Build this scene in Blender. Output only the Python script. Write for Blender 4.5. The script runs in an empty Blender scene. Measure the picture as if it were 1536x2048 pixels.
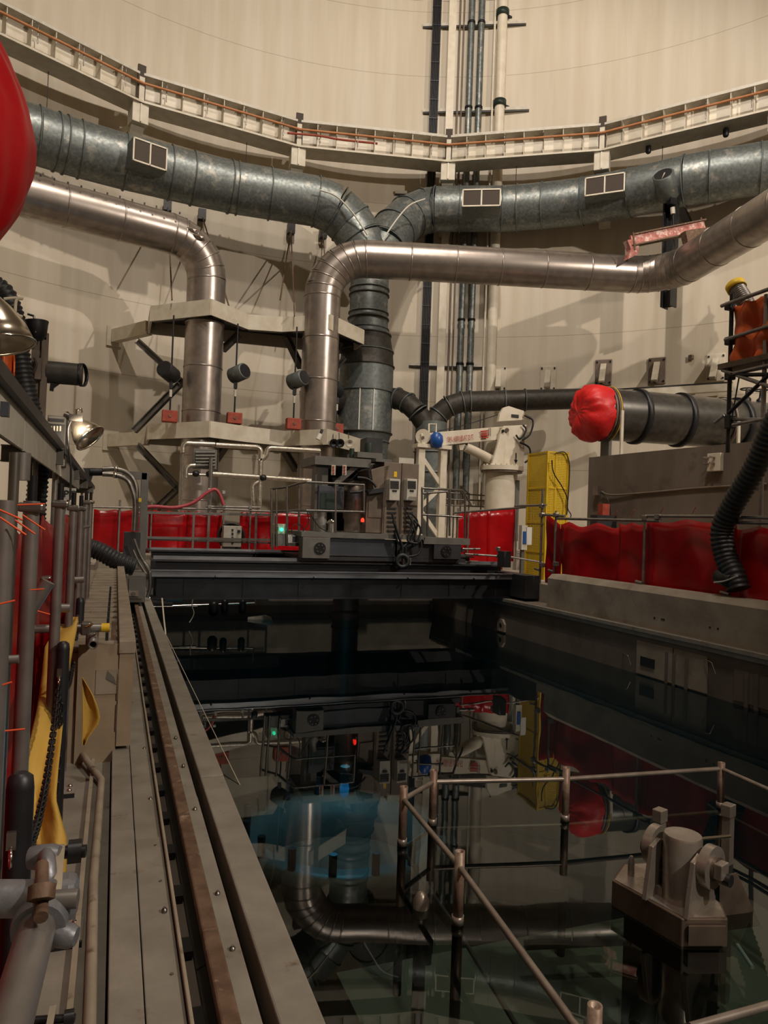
import bpy, bmesh, math, random
from mathutils import Vector, Matrix, Quaternion, noise
random.seed(7)
V = Vector
S = bpy.context.scene
COL = S.collection
# ------------------------------------------------------------------ camera
F = 1440.0; TH = math.radians(2.05); HC = 2.4
PIT = math.atan(25.2 / F); YAW = math.atan(535.5 / F * math.cos(PIT))
fwd = V((math.sin(YAW) * math.cos(PIT), math.cos(YAW) * math.cos(PIT), math.sin(PIT)))
rt0 = V((math.cos(YAW), -math.sin(YAW), 0)); up0 = rt0.cross(fwd)
cx_ = rt0 * math.cos(TH) + up0 * math.sin(TH); cy_ = -rt0 * math.sin(TH) + up0 * math.cos(TH)
cd = bpy.data.cameras.new('camera'); cam = bpy.data.objects.new('camera', cd); COL.objects.link(cam)
cd.sensor_fit = 'VERTICAL'; cd.sensor_height = 36; cd.lens = F / 2048 * 36; cd.clip_start = 0.02; cd.clip_end = 200
m = Matrix((cx_, cy_, -fwd)).transposed().to_4x4(); m.translation = V((0, 0, HC)); cam.matrix_world = m
S.camera = cam
# ------------------------------------------------------------------ view, world, main lamps
S.view_settings.view_transform = 'Standard'; S.view_settings.look = 'None'
S.view_settings.exposure = 0.0; S.view_settings.gamma = 1.0; S.view_settings.use_curve_mapping = False
wd = bpy.data.worlds.new('world'); S.world = wd; wd.use_nodes = True
wd.node_tree.nodes['Background'].inputs[0].default_value = (0.9, 0.8, 0.65, 1); wd.node_tree.nodes['Background'].inputs[1].default_value = 0.02
S.cycles.max_bounces = 8; S.cycles.diffuse_bounces = 3; S.cycles.glossy_bounces = 4; S.cycles.transparent_max_bounces = 12
S.cycles.caustics_reflective = False; S.cycles.caustics_refractive = False; S.cycles.sample_clamp_indirect = 4.0
WARM = (1.0, 0.88, 0.75)
def lamp(name, loc, tgt, power, size, col=WARM, typ='SPOT', ang=120, blend=.6):
    l = bpy.data.lights.new(name, typ); l.energy = power; l.color = col
    if typ == 'AREA': l.shape = 'DISK'; l.size = size
    else: l.shadow_soft_size = size
    if typ == 'SPOT': l.spot_size = math.radians(ang); l.spot_blend = blend
    o = bpy.data.objects.new(name, l); COL.objects.link(o); o.location = loc
    o.rotation_euler = (V(tgt) - V(loc)).to_track_quat('-Z', 'Y').to_euler()
    return o
# floodlights carried by the crane bridge high above the pool
lamp('crane_floodlight_a', (3.0, 7.0, 31.0), (8, 30, 12), 13500, .30, ang=105)
lamp('wall_floodlight_b', (20.6, -1.6, 18.7), (15, 29, 8), 12500, .20, ang=95)
lamp('crane_floodlight_c', (9.5, 13.0, 30.0), (15, 28, 10), 3500, .25, ang=110)
lamp('dome_lamp', (2.0, -2.0, 30.0), (4, 9, 0), 6800, .8, ang=120)
lamp('foreground_fill', (4.6, -2.4, 6.8), (-.3, 5.0, 2.2), 1500, .12, ang=90)  # added fill lamp behind the camera, brightens the foreground and left side

# ------------------------------------------------------------------ pixel -> world measuring aid
C0 = (5.52, 10.88); RW = 21.2
def ray(px, py):
    u = px - 768; v = py - 1024
    return (cx_ * u - cy_ * v) / F + fwd
def P(px, py, X=None, Y=None, Z=None, D=None, R=None):
    d = ray(px, py)
    if X is not None: t = X / d.x
    elif Y is not None: t = Y / d.y
    elif Z is not None: t = (Z - HC) / d.z
    elif R is not None:
        a = d.x**2 + d.y**2; b = -2 * (d.x * C0[0] + d.y * C0[1]); c = C0[0]**2 + C0[1]**2 - R * R
        t = (-b + math.sqrt(b * b - 4 * a * c)) / (2 * a)
    else: t = D
    return V((d.x * t, d.y * t, HC + d.z * t))
# ------------------------------------------------------------------ mesh helpers
def B(): return bmesh.new()
def box(bm, c, s, R=None):
    c = V(c); vs = []
    for x in (-.5, .5):
        for y in (-.5, .5):
            for z in (-.5, .5):
                p = V((x * s[0], y * s[1], z * s[2]))
                if R is not None: p = R @ p
                vs.append(bm.verts.new(c + p))
    for f in ((0, 1, 3, 2), (4, 6, 7, 5), (0, 4, 5, 1), (2, 3, 7, 6), (0, 2, 6, 4), (1, 5, 7, 3)):
        bm.faces.new([vs[i] for i in f])
    return bm
def bx(x0, x1, y0, y1, z0, z1, bm=None):
    return box(bm or B(), ((x0 + x1) / 2, (y0 + y1) / 2, (z0 + z1) / 2), (x1 - x0, y1 - y0, z1 - z0))
def frame(d, up=V((0, 0, 1))):
    d = d.normalized()
    if abs(d.dot(up)) > .98: up = V((0, 1, 0))
    s = d.cross(up).normalized(); u = s.cross(d)
    return s, d, u
def beam(p0, p1, w, h, bm=None, up=V((0, 0, 1))):
    bm = bm or B(); p0 = V(p0); p1 = V(p1); s, d, u = frame(p1 - p0, up)
    return box(bm, (p0 + p1) / 2, (w, (p1 - p0).length, h), Matrix((s, d, u)).transposed())
def ibeam(p0, p1, w, h, t=.02, bm=None, up=V((0, 0, 1))):
    bm = bm or B(); p0 = V(p0); p1 = V(p1); s, d, u = frame(p1 - p0, up)
    beam(p0, p1, t, h - 2 * t, bm, up); o = u * (h / 2 - t / 2)
    beam(p0 + o, p1 + o, w, t, bm, up); beam(p0 - o, p1 - o, w, t, bm, up); return bm
def tube(pts, r, n=10, bm=None, cap=True, rads=None, closed=False):
    bm = bm or B(); pts = [V(p) for p in pts]; k = len(pts); rings = []
    tang = []
    for i in range(k):
        if closed: t = pts[(i + 1) % k] - pts[i - 1]
        else: t = (pts[min(i + 1, k - 1)] - pts[max(i - 1, 0)])
        tang.append(t.normalized())
    s, d, u = frame(tang[0]); nrm = u
    for i in range(k):
        if i:
            ax = tang[i - 1].cross(tang[i])
            if ax.length > 1e-6: nrm = Quaternion(ax.normalized(), tang[i - 1].angle(tang[i])) @ nrm
        b = tang[i].cross(nrm).normalized(); rr = rads[i] if rads else r
        rings.append([bm.verts.new(pts[i] + (nrm * math.cos(2 * math.pi * j / n) + b * math.sin(2 * math.pi * j / n)) * rr) for j in range(n)])
    for i in range(k if closed else k - 1):
        a, c = rings[i], rings[(i + 1) % k]
        for j in range(n):
            f = bm.faces.new((a[j], a[(j + 1) % n], c[(j + 1) % n], c[j])); f.smooth = True
    if cap and not closed:
        bm.faces.new([bm.verts.new(v.co) for v in rings[0][::-1]]); bm.faces.new([bm.verts.new(v.co) for v in rings[-1]])
    return bm
def cyl(p0, p1, r, n=20, bm=None, r2=None): return tube([p0, p1], r, n, bm, rads=[r, r if r2 is None else r2])
def pipe_open(p0, p1, r, t, n=16, bm=None):     # hollow tube with open ends
    p0 = V(p0); p1 = V(p1); bm = bm or B(); s, d, u = frame(p1 - p0); rs = []
    for (p, rr) in ((p0, r), (p1, r), (p1, r - t), (p0, r - t)):
        rs.append([bm.verts.new(p + (s * math.cos(2 * math.pi * j / n) + u * math.sin(2 * math.pi * j / n)) * rr) for j in range(n)])
    for i in range(4):
        a, c = rs[i], rs[(i + 1) % 4]
        for j in range(n):
            f = bm.faces.new((a[j], a[(j + 1) % n], c[(j + 1) % n], c[j])); f.smooth = i % 2 == 0
    return bm
def lathe(prof, p, axis=V((0, 0, 1)), n=24, bm=None):   # prof: (radius, distance along axis)
    bm = bm or B(); p = V(p); s, d, u = frame(V(axis)); rs = []
    for r, t in prof:
        r = max(r, 1e-4)
        rs.append([bm.verts.new(p + d * t + (s * math.cos(2 * math.pi * j / n) + u * math.sin(2 * math.pi * j / n)) * r) for j in range(n)])
    for a, c in zip(rs, rs[1:]):
        for j in range(n):
            f = bm.faces.new((a[j], a[(j + 1) % n], c[(j + 1) % n], c[j])); f.smooth = True
    bm.faces.new([bm.verts.new(v.co) for v in rs[0][::-1]]); bm.faces.new([bm.verts.new(v.co) for v in rs[-1]]); return bm
def ringb(c, axis, R, r, n=28, k=6, bm=None):
    s, d, u = frame(V(axis)); c = V(c)
    return tube([c + (s * math.cos(2 * math.pi * j / n) + u * math.sin(2 * math.pi * j / n)) * R for j in range(n)], r, k, bm, closed=True)
def band(c, axis, R, w, t, n=28, bm=None):              # flat hoop round a pipe
    axis = V(axis).normalized(); return pipe_open(V(c) - axis * w / 2, V(c) + axis * w / 2, R + t, t, n, bm)
def prism(poly, vec, bm=None):
    bm = bm or B(); vec = V(vec); a = [bm.verts.new(V(p)) for p in poly]; b = [bm.verts.new(V(p) + vec) for p in poly]
    bm.faces.new(a[::-1]); bm.faces.new(b); n = len(a)
    for i in range(n): bm.faces.new((a[i], a[(i + 1) % n], b[(i + 1) % n], b[i]))
    return bm
def fillet(pts, r, n=8):
    pts = [V(p) for p in pts]; out = [pts[0]]
    for i in range(1, len(pts) - 1):
        a = (pts[i - 1] - pts[i]); b = (pts[i + 1] - pts[i]); la, lb = a.length, b.length; a.normalize(); b.normalize()
        ang = a.angle(b); rr = r[i - 1] if isinstance(r, (list, tuple)) else r
        t = min(rr / math.tan(ang / 2), la * .49 if i > 1 else la * .98, lb * .49 if i < len(pts) - 2 else lb * .98)
        p0 = pts[i] + a * t; p1 = pts[i] + b * t
        cen = pts[i] + (a + b).normalized() * (t / math.cos(ang / 2)); v0 = p0 - cen; v1 = p1 - cen
        q = v0.rotation_difference(v1)
        for k in range(n + 1): out.append(cen + Quaternion().slerp(q, k / n) @ v0)
    out.append(pts[-1]); return out
def spline(pts, n=8):
    pts = [V(p) for p in pts]; out = []
    for i in range(len(pts) - 1):
        p0 = pts[max(i - 1, 0)]; p1 = pts[i]; p2 = pts[i + 1]; p3 = pts[min(i + 2, len(pts) - 1)]
        for k in range(n):
            t = k / n; out.append(.5 * ((2 * p1) + (p2 - p0) * t + (2 * p0 - 5 * p1 + 4 * p2 - p3) * t * t + (3 * p1 - p0 - 3 * p2 + p3) * t**3))
    out.append(pts[-1]); return out
def resample(pts, step):
    out = [V(pts[0])]; acc = 0
    for a, b in zip(pts, pts[1:]):
        L = (b - a).length; t = step - acc
        while t <= L: out.append(a.lerp(b, t / L)); t += step
        acc = (acc + L) % step
    return out
def hosebm(pts, r, pitch, depth=.12, n=12, bm=None):     # corrugated hose
    p = resample(spline(pts, 10), pitch / 4); return tube(p, r, n, bm, rads=[r * (1, 1, 1 - depth, 1 - depth)[i % 4] for i in range(len(p))])
def sheet(fn, nu, nv, th, bm=None):                      # fn(u,v)->Vector ; closed thin slab
    bm = bm or B(); g = [[fn(i / nu, j / nv) for j in range(nv + 1)] for i in range(nu + 1)]
    def nm(i, j):
        a = g[min(i + 1, nu)][j] - g[max(i - 1, 0)][j]; b = g[i][min(j + 1, nv)] - g[i][max(j - 1, 0)]
        return a.cross(b).normalized()
    A = [[bm.verts.new(g[i][j] + nm(i, j) * th / 2) for j in range(nv + 1)] for i in range(nu + 1)]
    C = [[bm.verts.new(g[i][j] - nm(i, j) * th / 2) for j in range(nv + 1)] for i in range(nu + 1)]
    for i in range(nu):
        for j in range(nv):
            f = bm.faces.new((A[i][j], A[i + 1][j], A[i + 1][j + 1], A[i][j + 1])); f.smooth = True
            f = bm.faces.new((C[i][j], C[i][j + 1], C[i + 1][j + 1], C[i + 1][j])); f.smooth = True
    for i in range(nu):
        bm.faces.new((A[i][0], C[i][0], C[i + 1][0], A[i + 1][0])); bm.faces.new((A[i][nv], A[i + 1][nv], C[i + 1][nv], C[i][nv]))
    for j in range(nv):
        bm.faces.new((A[0][j], A[0][j + 1], C[0][j + 1], C[0][j])); bm.faces.new((A[nu][j], C[nu][j], C[nu][j + 1], A[nu][j + 1]))
    return bm
def N3(p, s=1.0): return noise.noise(V(p) * s)
# ------------------------------------------------------------------ object helpers
def ob(name, bm, mat, par=None, label=None, cat=None, group=None, kind=None, bevel=0):
    bmesh.ops.recalc_face_normals(bm, faces=bm.faces)
    lo = V((1e9,) * 3); hi = V((-1e9,) * 3)
    for v in bm.verts:
        for i in range(3): lo[i] = min(lo[i], v.co[i]); hi[i] = max(hi[i], v.co[i])
    c = (lo + hi) / 2
    if par is None: c.z = lo.z
    bmesh.ops.translate(bm, verts=bm.verts, vec=-c)
    me = bpy.data.meshes.new(name); bm.to_mesh(me); bm.free(); me.materials.append(M[mat])
    o = bpy.data.objects.new(name, me); COL.objects.link(o); o.location = c; o['w'] = list(c)
    if par is not None: o.parent = par; o.location = c - V(par['w'])
    if bevel:
        md = o.modifiers.new('bevel', 'BEVEL'); md.width = bevel; md.segments = 2; md.limit_method = 'ANGLE'
    return tag(o, label, cat, group, kind)
def tag(o, label=None, cat=None, group=None, kind=None):
    for k, v in (('label', label), ('category', cat), ('group', group), ('kind', kind)):
        if v: o[k] = v
    return o
def T(name, loc, label, cat, group=None):
    o = bpy.data.objects.new(name, None); COL.objects.link(o); o.location = loc; o['w'] = list(loc); o.empty_display_size = .1
    return tag(o, label, cat, group)
def inst(src, par, wloc, rot=None, scale=None):           # another piece sharing mesh data
    c = src.copy(); COL.objects.link(c); c.parent = par; c['w'] = list(wloc)
    c.location = V(wloc) - (V(par['w']) if par else V((0, 0, 0)))
    if rot is not None: c.rotation_euler = rot
    if scale is not None: c.scale = scale
    return c
def text(name, s, size, loc, rotm, mat, par, ext=.002, align='LEFT'):
    cu = bpy.data.curves.new(name, 'FONT'); cu.body = s; cu.size = size; cu.extrude = ext; cu.align_x = align
    t = bpy.data.objects.new(name, cu); COL.objects.link(t)
    bpy.context.view_layer.update(); me = bpy.data.meshes.new_from_object(t.evaluated_get(bpy.context.evaluated_depsgraph_get()))
    bpy.data.objects.remove(t); me.materials.clear(); me.materials.append(M[mat])
    o = bpy.data.objects.new(name, me); COL.objects.link(o); mm = rotm.to_4x4(); o.parent = par
    mm.translation = V(loc) - V(par['w']); o.matrix_local = mm; o['w'] = list(loc); return o
# ------------------------------------------------------------------ materials
def srgb(h):
    if isinstance(h, str): h = [int(h[i:i + 2], 16) / 255 for i in (0, 2, 4)]
    return [(c / 12.92 if c <= .04045 else ((c + .055) / 1.055)**2.4) for c in h]
M = {}
def mat(name, c1, c2=None, rough=.5, metal=0.0, scale=4.0, stretch=(1, 1, 1), bump=.0, bscale=None, detail=4, ramp=(.35, .65), spec=.5, rvar=0.0, emit=0, trans=0, alpha=1, sheen=0, c3=None, c3s=2.0, c3r=(.6, .72), coat=0, translucent=0):
    mt = bpy.data.materials.new(name); mt.use_nodes = True; nt = mt.node_tree; N = nt.nodes; L = nt.links; b = N['Principled BSDF']; M[name] = mt
    b.inputs['Roughness'].default_value = rough; b.inputs['Metallic'].default_value = metal; b.inputs['Specular IOR Level'].default_value = spec
    a = srgb(c1) + [1]; b.inputs['Base Color'].default_value = a; b.inputs['Coat Weight'].default_value = coat
    if emit: b.inputs['Emission Color'].default_value = a; b.inputs['Emission Strength'].default_value = emit
    if alpha < 1: b.inputs['Alpha'].default_value = alpha
    tc = N.new('ShaderNodeTexCoord'); mp = N.new('ShaderNodeMapping'); mp.inputs['Scale'].default_value = stretch
    gm = N.new('ShaderNodeNewGeometry'); L.new(gm.outputs['Position'], mp.inputs['Vector'])
    nz = N.new('ShaderNodeTexNoise'); nz.inputs['Scale'].default_value = scale; nz.inputs['Detail'].default_value = detail; L.new(mp.outputs[0], nz.inputs['Vector'])
    out = None
    if c2:
        cr = N.new('ShaderNodeValToRGB'); cr.color_ramp.elements[0].position = ramp[0]; cr.color_ramp.elements[1].position = ramp[1]
        cr.color_ramp.elements[0].color = a; cr.color_ramp.elements[1].color = srgb(c2) + [1]
        L.new(nz.outputs['Fac'], cr.inputs[0]); out = cr.outputs[0]
    if c3:
        n3 = N.new('ShaderNodeTexNoise'); n3.inputs['Scale'].default_value = c3s; n3.inputs['Detail'].default_value = 6; n3.inputs['Roughness'].default_value = .65
        L.new(gm.outputs['Position'], n3.inputs['Vector']); r3 = N.new('ShaderNodeMapRange'); r3.inputs[1].default_value = c3r[0]; r3.inputs[2].default_value = c3r[1]
        L.new(n3.outputs['Fac'], r3.inputs[0]); mx = N.new('ShaderNodeMix'); mx.data_type = 'RGBA'; L.new(r3.outputs[0], mx.inputs[0])
        if out: L.new(out, mx.inputs[6])
        else: mx.inputs[6].default_value = a
        mx.inputs[7].default_value = srgb(c3) + [1]; out = mx.outputs[2]
    if out: L.new(out, b.inputs['Base Color'])
    if rvar:
        rr = N.new('ShaderNodeMapRange'); rr.inputs[3].default_value = max(rough - rvar, .03); rr.inputs[4].default_value = min(rough + rvar, 1); L.new(nz.outputs['Fac'], rr.inputs[0]); L.new(rr.outputs[0], b.inputs['Roughness'])
    if bump:
        nb = N.new('ShaderNodeTexNoise'); nb.inputs['Scale'].default_value = bscale or scale * 3; nb.inputs['Detail'].default_value = 4; L.new(mp.outputs[0], nb.inputs['Vector'])
        bp = N.new('ShaderNodeBump'); bp.inputs['Strength'].default_value = bump; bp.inputs['Distance'].default_value = .02; L.new(nb.outputs['Fac'], bp.inputs['Height']); L.new(bp.outputs[0], b.inputs['Normal'])
    if translucent:
        tl = N.new('ShaderNodeBsdfTranslucent'); tl.inputs[0].default_value = a; ms = N.new('ShaderNodeMixShader'); ms.inputs[0].default_value = translucent
        L.new(b.outputs[0], ms.inputs[1]); L.new(tl.outputs[0], ms.inputs[2]); L.new(ms.outputs[0], N['Material Output'].inputs[0])
    return mt
mat('liner', 'cfc5b4', 'c4b8a3', .55, scale=1.2, stretch=(1.6, 1.6, .12), bump=.05, c3='a8885c', c3s=.35, c3r=(.66, .80))
mat('cream', 'd0c9b9', 'c2b8a4', .5, scale=3, c3='b08f55', c3s=1.3, c3r=(.70, .78))
mat('ivory', 'dcd3c2', 'cfc5b0', .45, scale=3)
mat('galv', '7e8483', '646b6a', .42, .55, scale=9, rvar=.12, c3='a9a69e', c3s=2.2, c3r=(.55, .7))
mat('galv_grey', '6e7473', '5d6463', .5, .35, scale=6, rvar=.1, c3='9a958a', c3s=3, c3r=(.62, .7))
mat('jacket', 'aca39c', '968d87', .32, .85, scale=3, rvar=.08, bump=.05, bscale=2)
mat('spool', '6c6a66', '5a5854', .3, .75, scale=5, rvar=.08)
mat('duct_dark', '4d4a45', '3e3b37', .55, .5, scale=7)
mat('seal', 'c9c6bb', None, .5, .2)
mat('black', '16161a', '202024', .45, scale=8)
mat('blackmetal', '1d1d20', '2a2a2c', .4, .5, scale=8)
mat('rubber', '17181b', '202225', .5, scale=20)
mat('steel', '8d8985', '75716c', .35, .9, scale=8, rvar=.1)
mat('tubesteel', '908a86', '7a7571', .40, .6, scale=10, rvar=.1, c3='5c4a3c', c3s=5, c3r=(.65, .75))
mat('chrome', 'd8d4cc', None, .15, 1)
mat('grey_paint', '6d6a64', '605d58', .5, .1, scale=4)
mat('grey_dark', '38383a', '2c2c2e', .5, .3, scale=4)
mat('girder_dark', '2b2c30', '202125', .45, .4, scale=3)
mat('girder_edge', '94969b', '7c7e83', .35, .5, scale=2, stretch=(1, 4, 4))
mat('brown_grey', '7a6c60', '6c5f54', .5, .2, scale=3)
mat('panel_blue', '4c5058', '44474e', .45, .3, scale=3)
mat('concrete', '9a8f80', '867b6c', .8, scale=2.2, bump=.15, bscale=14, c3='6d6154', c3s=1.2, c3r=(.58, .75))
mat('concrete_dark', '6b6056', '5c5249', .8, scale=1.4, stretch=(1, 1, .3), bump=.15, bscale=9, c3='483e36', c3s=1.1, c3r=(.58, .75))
mat('coping', '8c867b', '7b756a', .6, scale=5, bump=.12, bscale=25, c3='5e4a38', c3s=6, c3r=(.62, .74))
mat('block_paint', '9b8b74', '8c7c66', .6, scale=4, bump=.1, c3='2e1f18', c3s=5.5, c3r=(.67, .70))
mat('slot_plate', '9d9280', '8a7f6e', .6, scale=6, c3='62503e', c3s=9, c3r=(.6, .72))
mat('rust', '7a6250', '5e4838', .65, .3, scale=12, bump=.2, c3='a58d78', c3s=9, c3r=(.6, .7))
mat('rust_tube', '94796a', '755c4e', .5, .4, scale=12, c3='a39280', c3s=7, c3r=(.5, .65))
mat('brass_grey', 'a0948a', '8a7e74', .38, .55, scale=8)
mat('machined', 'bcb2a8', 'a0968c', .28, .68, scale=5, rvar=.08)
mat('machined_dark', '7a6a5e', '64564c', .42, .6, scale=6)
mat('gate_dark', '1c1a18', '262320', .6, .2, scale=6)
mat('red_vinyl', 'bd0f18', '9a0911', .26, scale=1.6, bump=.35, bscale=3, translucent=.25)
mat('red_cloth', 'd8201f', 'c0161a', .45, scale=2, bump=.5, bscale=9)
mat('red_bag', 'd01822', 'b8121c', .4, scale=2, bump=.3, bscale=4, translucent=.35)
mat('cast', '85858a', '6e6e72', .45, .5, scale=14, bump=.1)
mat('red_block', 'a2432c', '8a3524', .6, scale=8)
mat('red_hose', 'a8424a', '963640', .5, scale=8)
mat('red_lettering', 'a8281e', None, .5)
mat('pink_steel', 'c08078', '9a5648', .55, .2, scale=7, c3='d8bcb2', c3s=5, c3r=(.5, .6))
mat('orange_tarp', 'dc6a32', 'c05624', .35, scale=2, bump=.4, bscale=4, translucent=.2)
mat('orange_bar', 'b87c50', 'a86e44', .6, scale=4)
mat('orange_tie', 'e0562c', None, .5)
mat('yellow', 'd8b520', 'c8a418', .5, scale=4)
mat('yellow_cloth', 'e0bc5e', 'd2aa48', .6, scale=2, bump=.3, bscale=6, translucent=.25)
mat('yellow_tape', 'e0b820', None, .5)
mat('white', 'd8d6ce', None, .5)
mat('pale', 'c9c4b8', 'b8b2a4', .5, scale=5)
mat('blue_ball', '1f4f9a', None, .35)
mat('green_paint', '24352c', '1c2a24', .5, .2, scale=5)
mat('green_lamp', '2ad8a0', emit=4); mat('red_lamp', 'ff2a18', emit=3.5)
mat('blue_lamp', '2a90d8', emit=.35)
mat('lamp_shell', 'bdb3a4', 'a89e90', .25, .95, scale=4)
mat('grille', '3a3028', '4a3e34', .7, .2, scale=60)
mat('pool_floor', '646a5c', '747a6a', .7, scale=.8, c3='3a3e38', c3s=.6, c3r=(.5, .7))
mat('rope', 'd0c6b0', None, .8)
mat('timber', '6a5a48', '4a3e32', .8, scale=3)
mat('wood_pale', '8f877a', '7d7568', .7, scale=3, stretch=(1, .2, 1), c3='4f6a60', c3s=2.4, c3r=(.62, .66))
# yellow mesh panel
def mesh_mat(name, col, sc, duty):
    mt = bpy.data.materials.new(name); mt.use_nodes = True; N = mt.node_tree.nodes; L = mt.node_tree.links; b = N['Principled BSDF']; M[name] = mt
    b.inputs['Base Color'].default_value = srgb(col) + [1]; b.inputs['Roughness'].default_value = .5
    g = N.new('ShaderNodeNewGeometry'); sp = N.new('ShaderNodeSeparateXYZ'); L.new(g.outputs['Position'], sp.inputs[0])
    def saw(a, bq=None):
        x = N.new('ShaderNodeMath'); x.operation = 'ADD'; L.new(a, x.inputs[0])
        if bq: L.new(bq, x.inputs[1])
        else: x.inputs[1].default_value = 0
        y = N.new('ShaderNodeMath'); y.operation = 'MULTIPLY'; y.inputs[1].default_value = sc; L.new(x.outputs[0], y.inputs[0])
        f = N.new('ShaderNodeMath'); f.operation = 'FRACT'; L.new(y.outputs[0], f.inputs[0])
        c = N.new('ShaderNodeMath'); c.operation = 'LESS_THAN'; c.inputs[1].default_value = duty; L.new(f.outputs[0], c.inputs[0]); return c.outputs[0]
    mx = N.new('ShaderNodeMath'); mx.operation = 'MAXIMUM'; L.new(saw(sp.outputs[0], sp.outputs[1]), mx.inputs[0]); L.new(saw(sp.outputs[2]), mx.inputs[1])
    L.new(mx.outputs[0], b.inputs['Alpha']); return mt
mesh_mat('yellow_mesh', 'e0bd28', 24, .42)
# containment liner: weld seams as fine relief
def liner_seams():
    mt = M['liner']; N = mt.node_tree.nodes; L = mt.node_tree.links; b = N['Principled BSDF']
    g = N.new('ShaderNodeNewGeometry'); sp = N.new('ShaderNodeSeparateXYZ'); L.new(g.outputs['Position'], sp.inputs[0])
    def line(src, period, width, off=0):
        a = N.new('ShaderNodeMath'); a.operation = 'ADD'; a.inputs[1].default_value = off; L.new(src, a.inputs[0])
        d = N.new('ShaderNodeMath'); d.operation = 'DIVIDE'; d.inputs[1].default_value = period; L.new(a.outputs[0], d.inputs[0])
        f = N.new('ShaderNodeMath'); f.operation = 'FRACT'; L.new(d.outputs[0], f.inputs[0])
        c = N.new('ShaderNodeMath'); c.operation = 'LESS_THAN'; c.inputs[1].default_value = width / period; L.new(f.outputs[0], c.inputs[0]); return c.outputs[0]
    h = line(sp.outputs[2], 3.05, .028, 1.0)
    mx = N.new('ShaderNodeMix'); mx.data_type = 'RGBA'; src = b.inputs['Base Color'].links[0].from_socket
    ml = N.new('ShaderNodeMath'); ml.operation = 'MULTIPLY'; ml.inputs[1].default_value = .45; L.new(h, ml.inputs[0])
    L.new(ml.outputs[0], mx.inputs[0]); L.new(src, mx.inputs[6]); mx.inputs[7].default_value = srgb('6b5a44') + [1]; L.new(mx.outputs[2], b.inputs['Base Color'])
liner_seams()
# water: clear tinted surface with Fresnel reflection and faint ripples
def water():
    mt = bpy.data.materials.new('water'); mt.use_nodes = True; N = mt.node_tree.nodes; L = mt.node_tree.links; M['water'] = mt
    N.remove(N['Principled BSDF']); tr = N.new('ShaderNodeBsdfTransparent'); tr.inputs[0].default_value = (.42, .49, .45, 1)
    gl = N.new('ShaderNodeBsdfGlossy'); gl.inputs['Roughness'].default_value = .012; gl.inputs[0].default_value = (.95, .97, .96, 1)
    fr = N.new('ShaderNodeFresnel'); fr.inputs[0].default_value = 1.33; ms = N.new('ShaderNodeMixShader')
    nz = N.new('ShaderNodeTexNoise'); nz.inputs['Scale'].default_value = 1.3; nz.inputs['Detail'].default_value = 1; g = N.new('ShaderNodeNewGeometry'); L.new(g.outputs['Position'], nz.inputs['Vector'])
    bp = N.new('ShaderNodeBump'); bp.inputs['Strength'].default_value = .018; bp.inputs['Distance'].default_value = .1; L.new(nz.outputs['Fac'], bp.inputs['Height'])
    L.new(bp.outputs[0], gl.inputs['Normal']); L.new(fr.outputs[0], ms.inputs[0]); L.new(tr.outputs[0], ms.inputs[1]); L.new(gl.outputs[0], ms.inputs[2]); L.new(ms.outputs[0], N['Material Output'].inputs[0])
water()
# ================================================================== SETTING
def st(name, bm, m, par=None): return ob(name, bm, m, par, kind='structure' if par is None else None)
def shell(r0, z0, z1, n=144):
    bm = B(); a = [[bm.verts.new((C0[0] + r0 * math.cos(2 * math.pi * j / n), C0[1] + r0 * math.sin(2 * math.pi * j / n), z)) for j in range(n)] for z in (z0, z1)]
    for j in range(n):
        f = bm.faces.new((a[0][j], a[1][j], a[1][(j + 1) % n], a[0][(j + 1) % n])); f.smooth = True
    return bm
wb = st('wall_back', shell(RW, -1.0, 27.0), 'liner')
def dome():
    bm = B(); n = 72; k = 10; rs = []
    for i in range(k):
        a = math.pi / 2 * i / k; r = RW * math.cos(a); z = 27 + 12 * math.sin(a)
        rs.append([bm.verts.new((C0[0] + r * math.cos(2 * math.pi * j / n), C0[1] + r * math.sin(2 * math.pi * j / n), z)) for j in range(n)])
    t = bm.verts.new((C0[0], C0[1], 39))
    for a, c in zip(rs, rs[1:]):
        for j in range(n): f = bm.faces.new((a[j], a[(j + 1) % n], c[(j + 1) % n], c[j])); f.smooth = True
    for j in range(n): bm.faces.new((rs[-1][j], rs[-1][(j + 1) % n], t))
    return bm
st('ceiling', dome(), 'liner')
PX0, PX1, PY0, PY1, PZ = .66, 8.47, -2.5, 18.6, -8.0
WZ = 0.0
# decks round the pool
st('floor', bx(-16, .03, -11, 14.6, .2, .80), 'coping')
st('floor_near', bx(.03, 8.95, -11, PY0 - .3, .2, .80), 'concrete')
st('floor_far', bx(-16, 27, PY1, 33, .2, 1.45), 'concrete')
st('floor_left_far', bx(-16, -.34, 14.6, PY1, .2, 1.45), 'concrete')
st('floor_right', bx(8.95, 27, -11, PY1, .2, 1.20), 'concrete')
st('floor_pool', bx(PX0, PX1, PY0, PY1, PZ - .3, PZ), 'pool_floor')
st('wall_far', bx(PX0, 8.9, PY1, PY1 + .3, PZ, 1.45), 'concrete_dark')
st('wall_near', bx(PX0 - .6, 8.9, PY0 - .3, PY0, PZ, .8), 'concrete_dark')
wl = st('wall_left', bx(.036, PX0 - .005, PY0, PY1, PZ, .74), 'concrete_dark')
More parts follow.
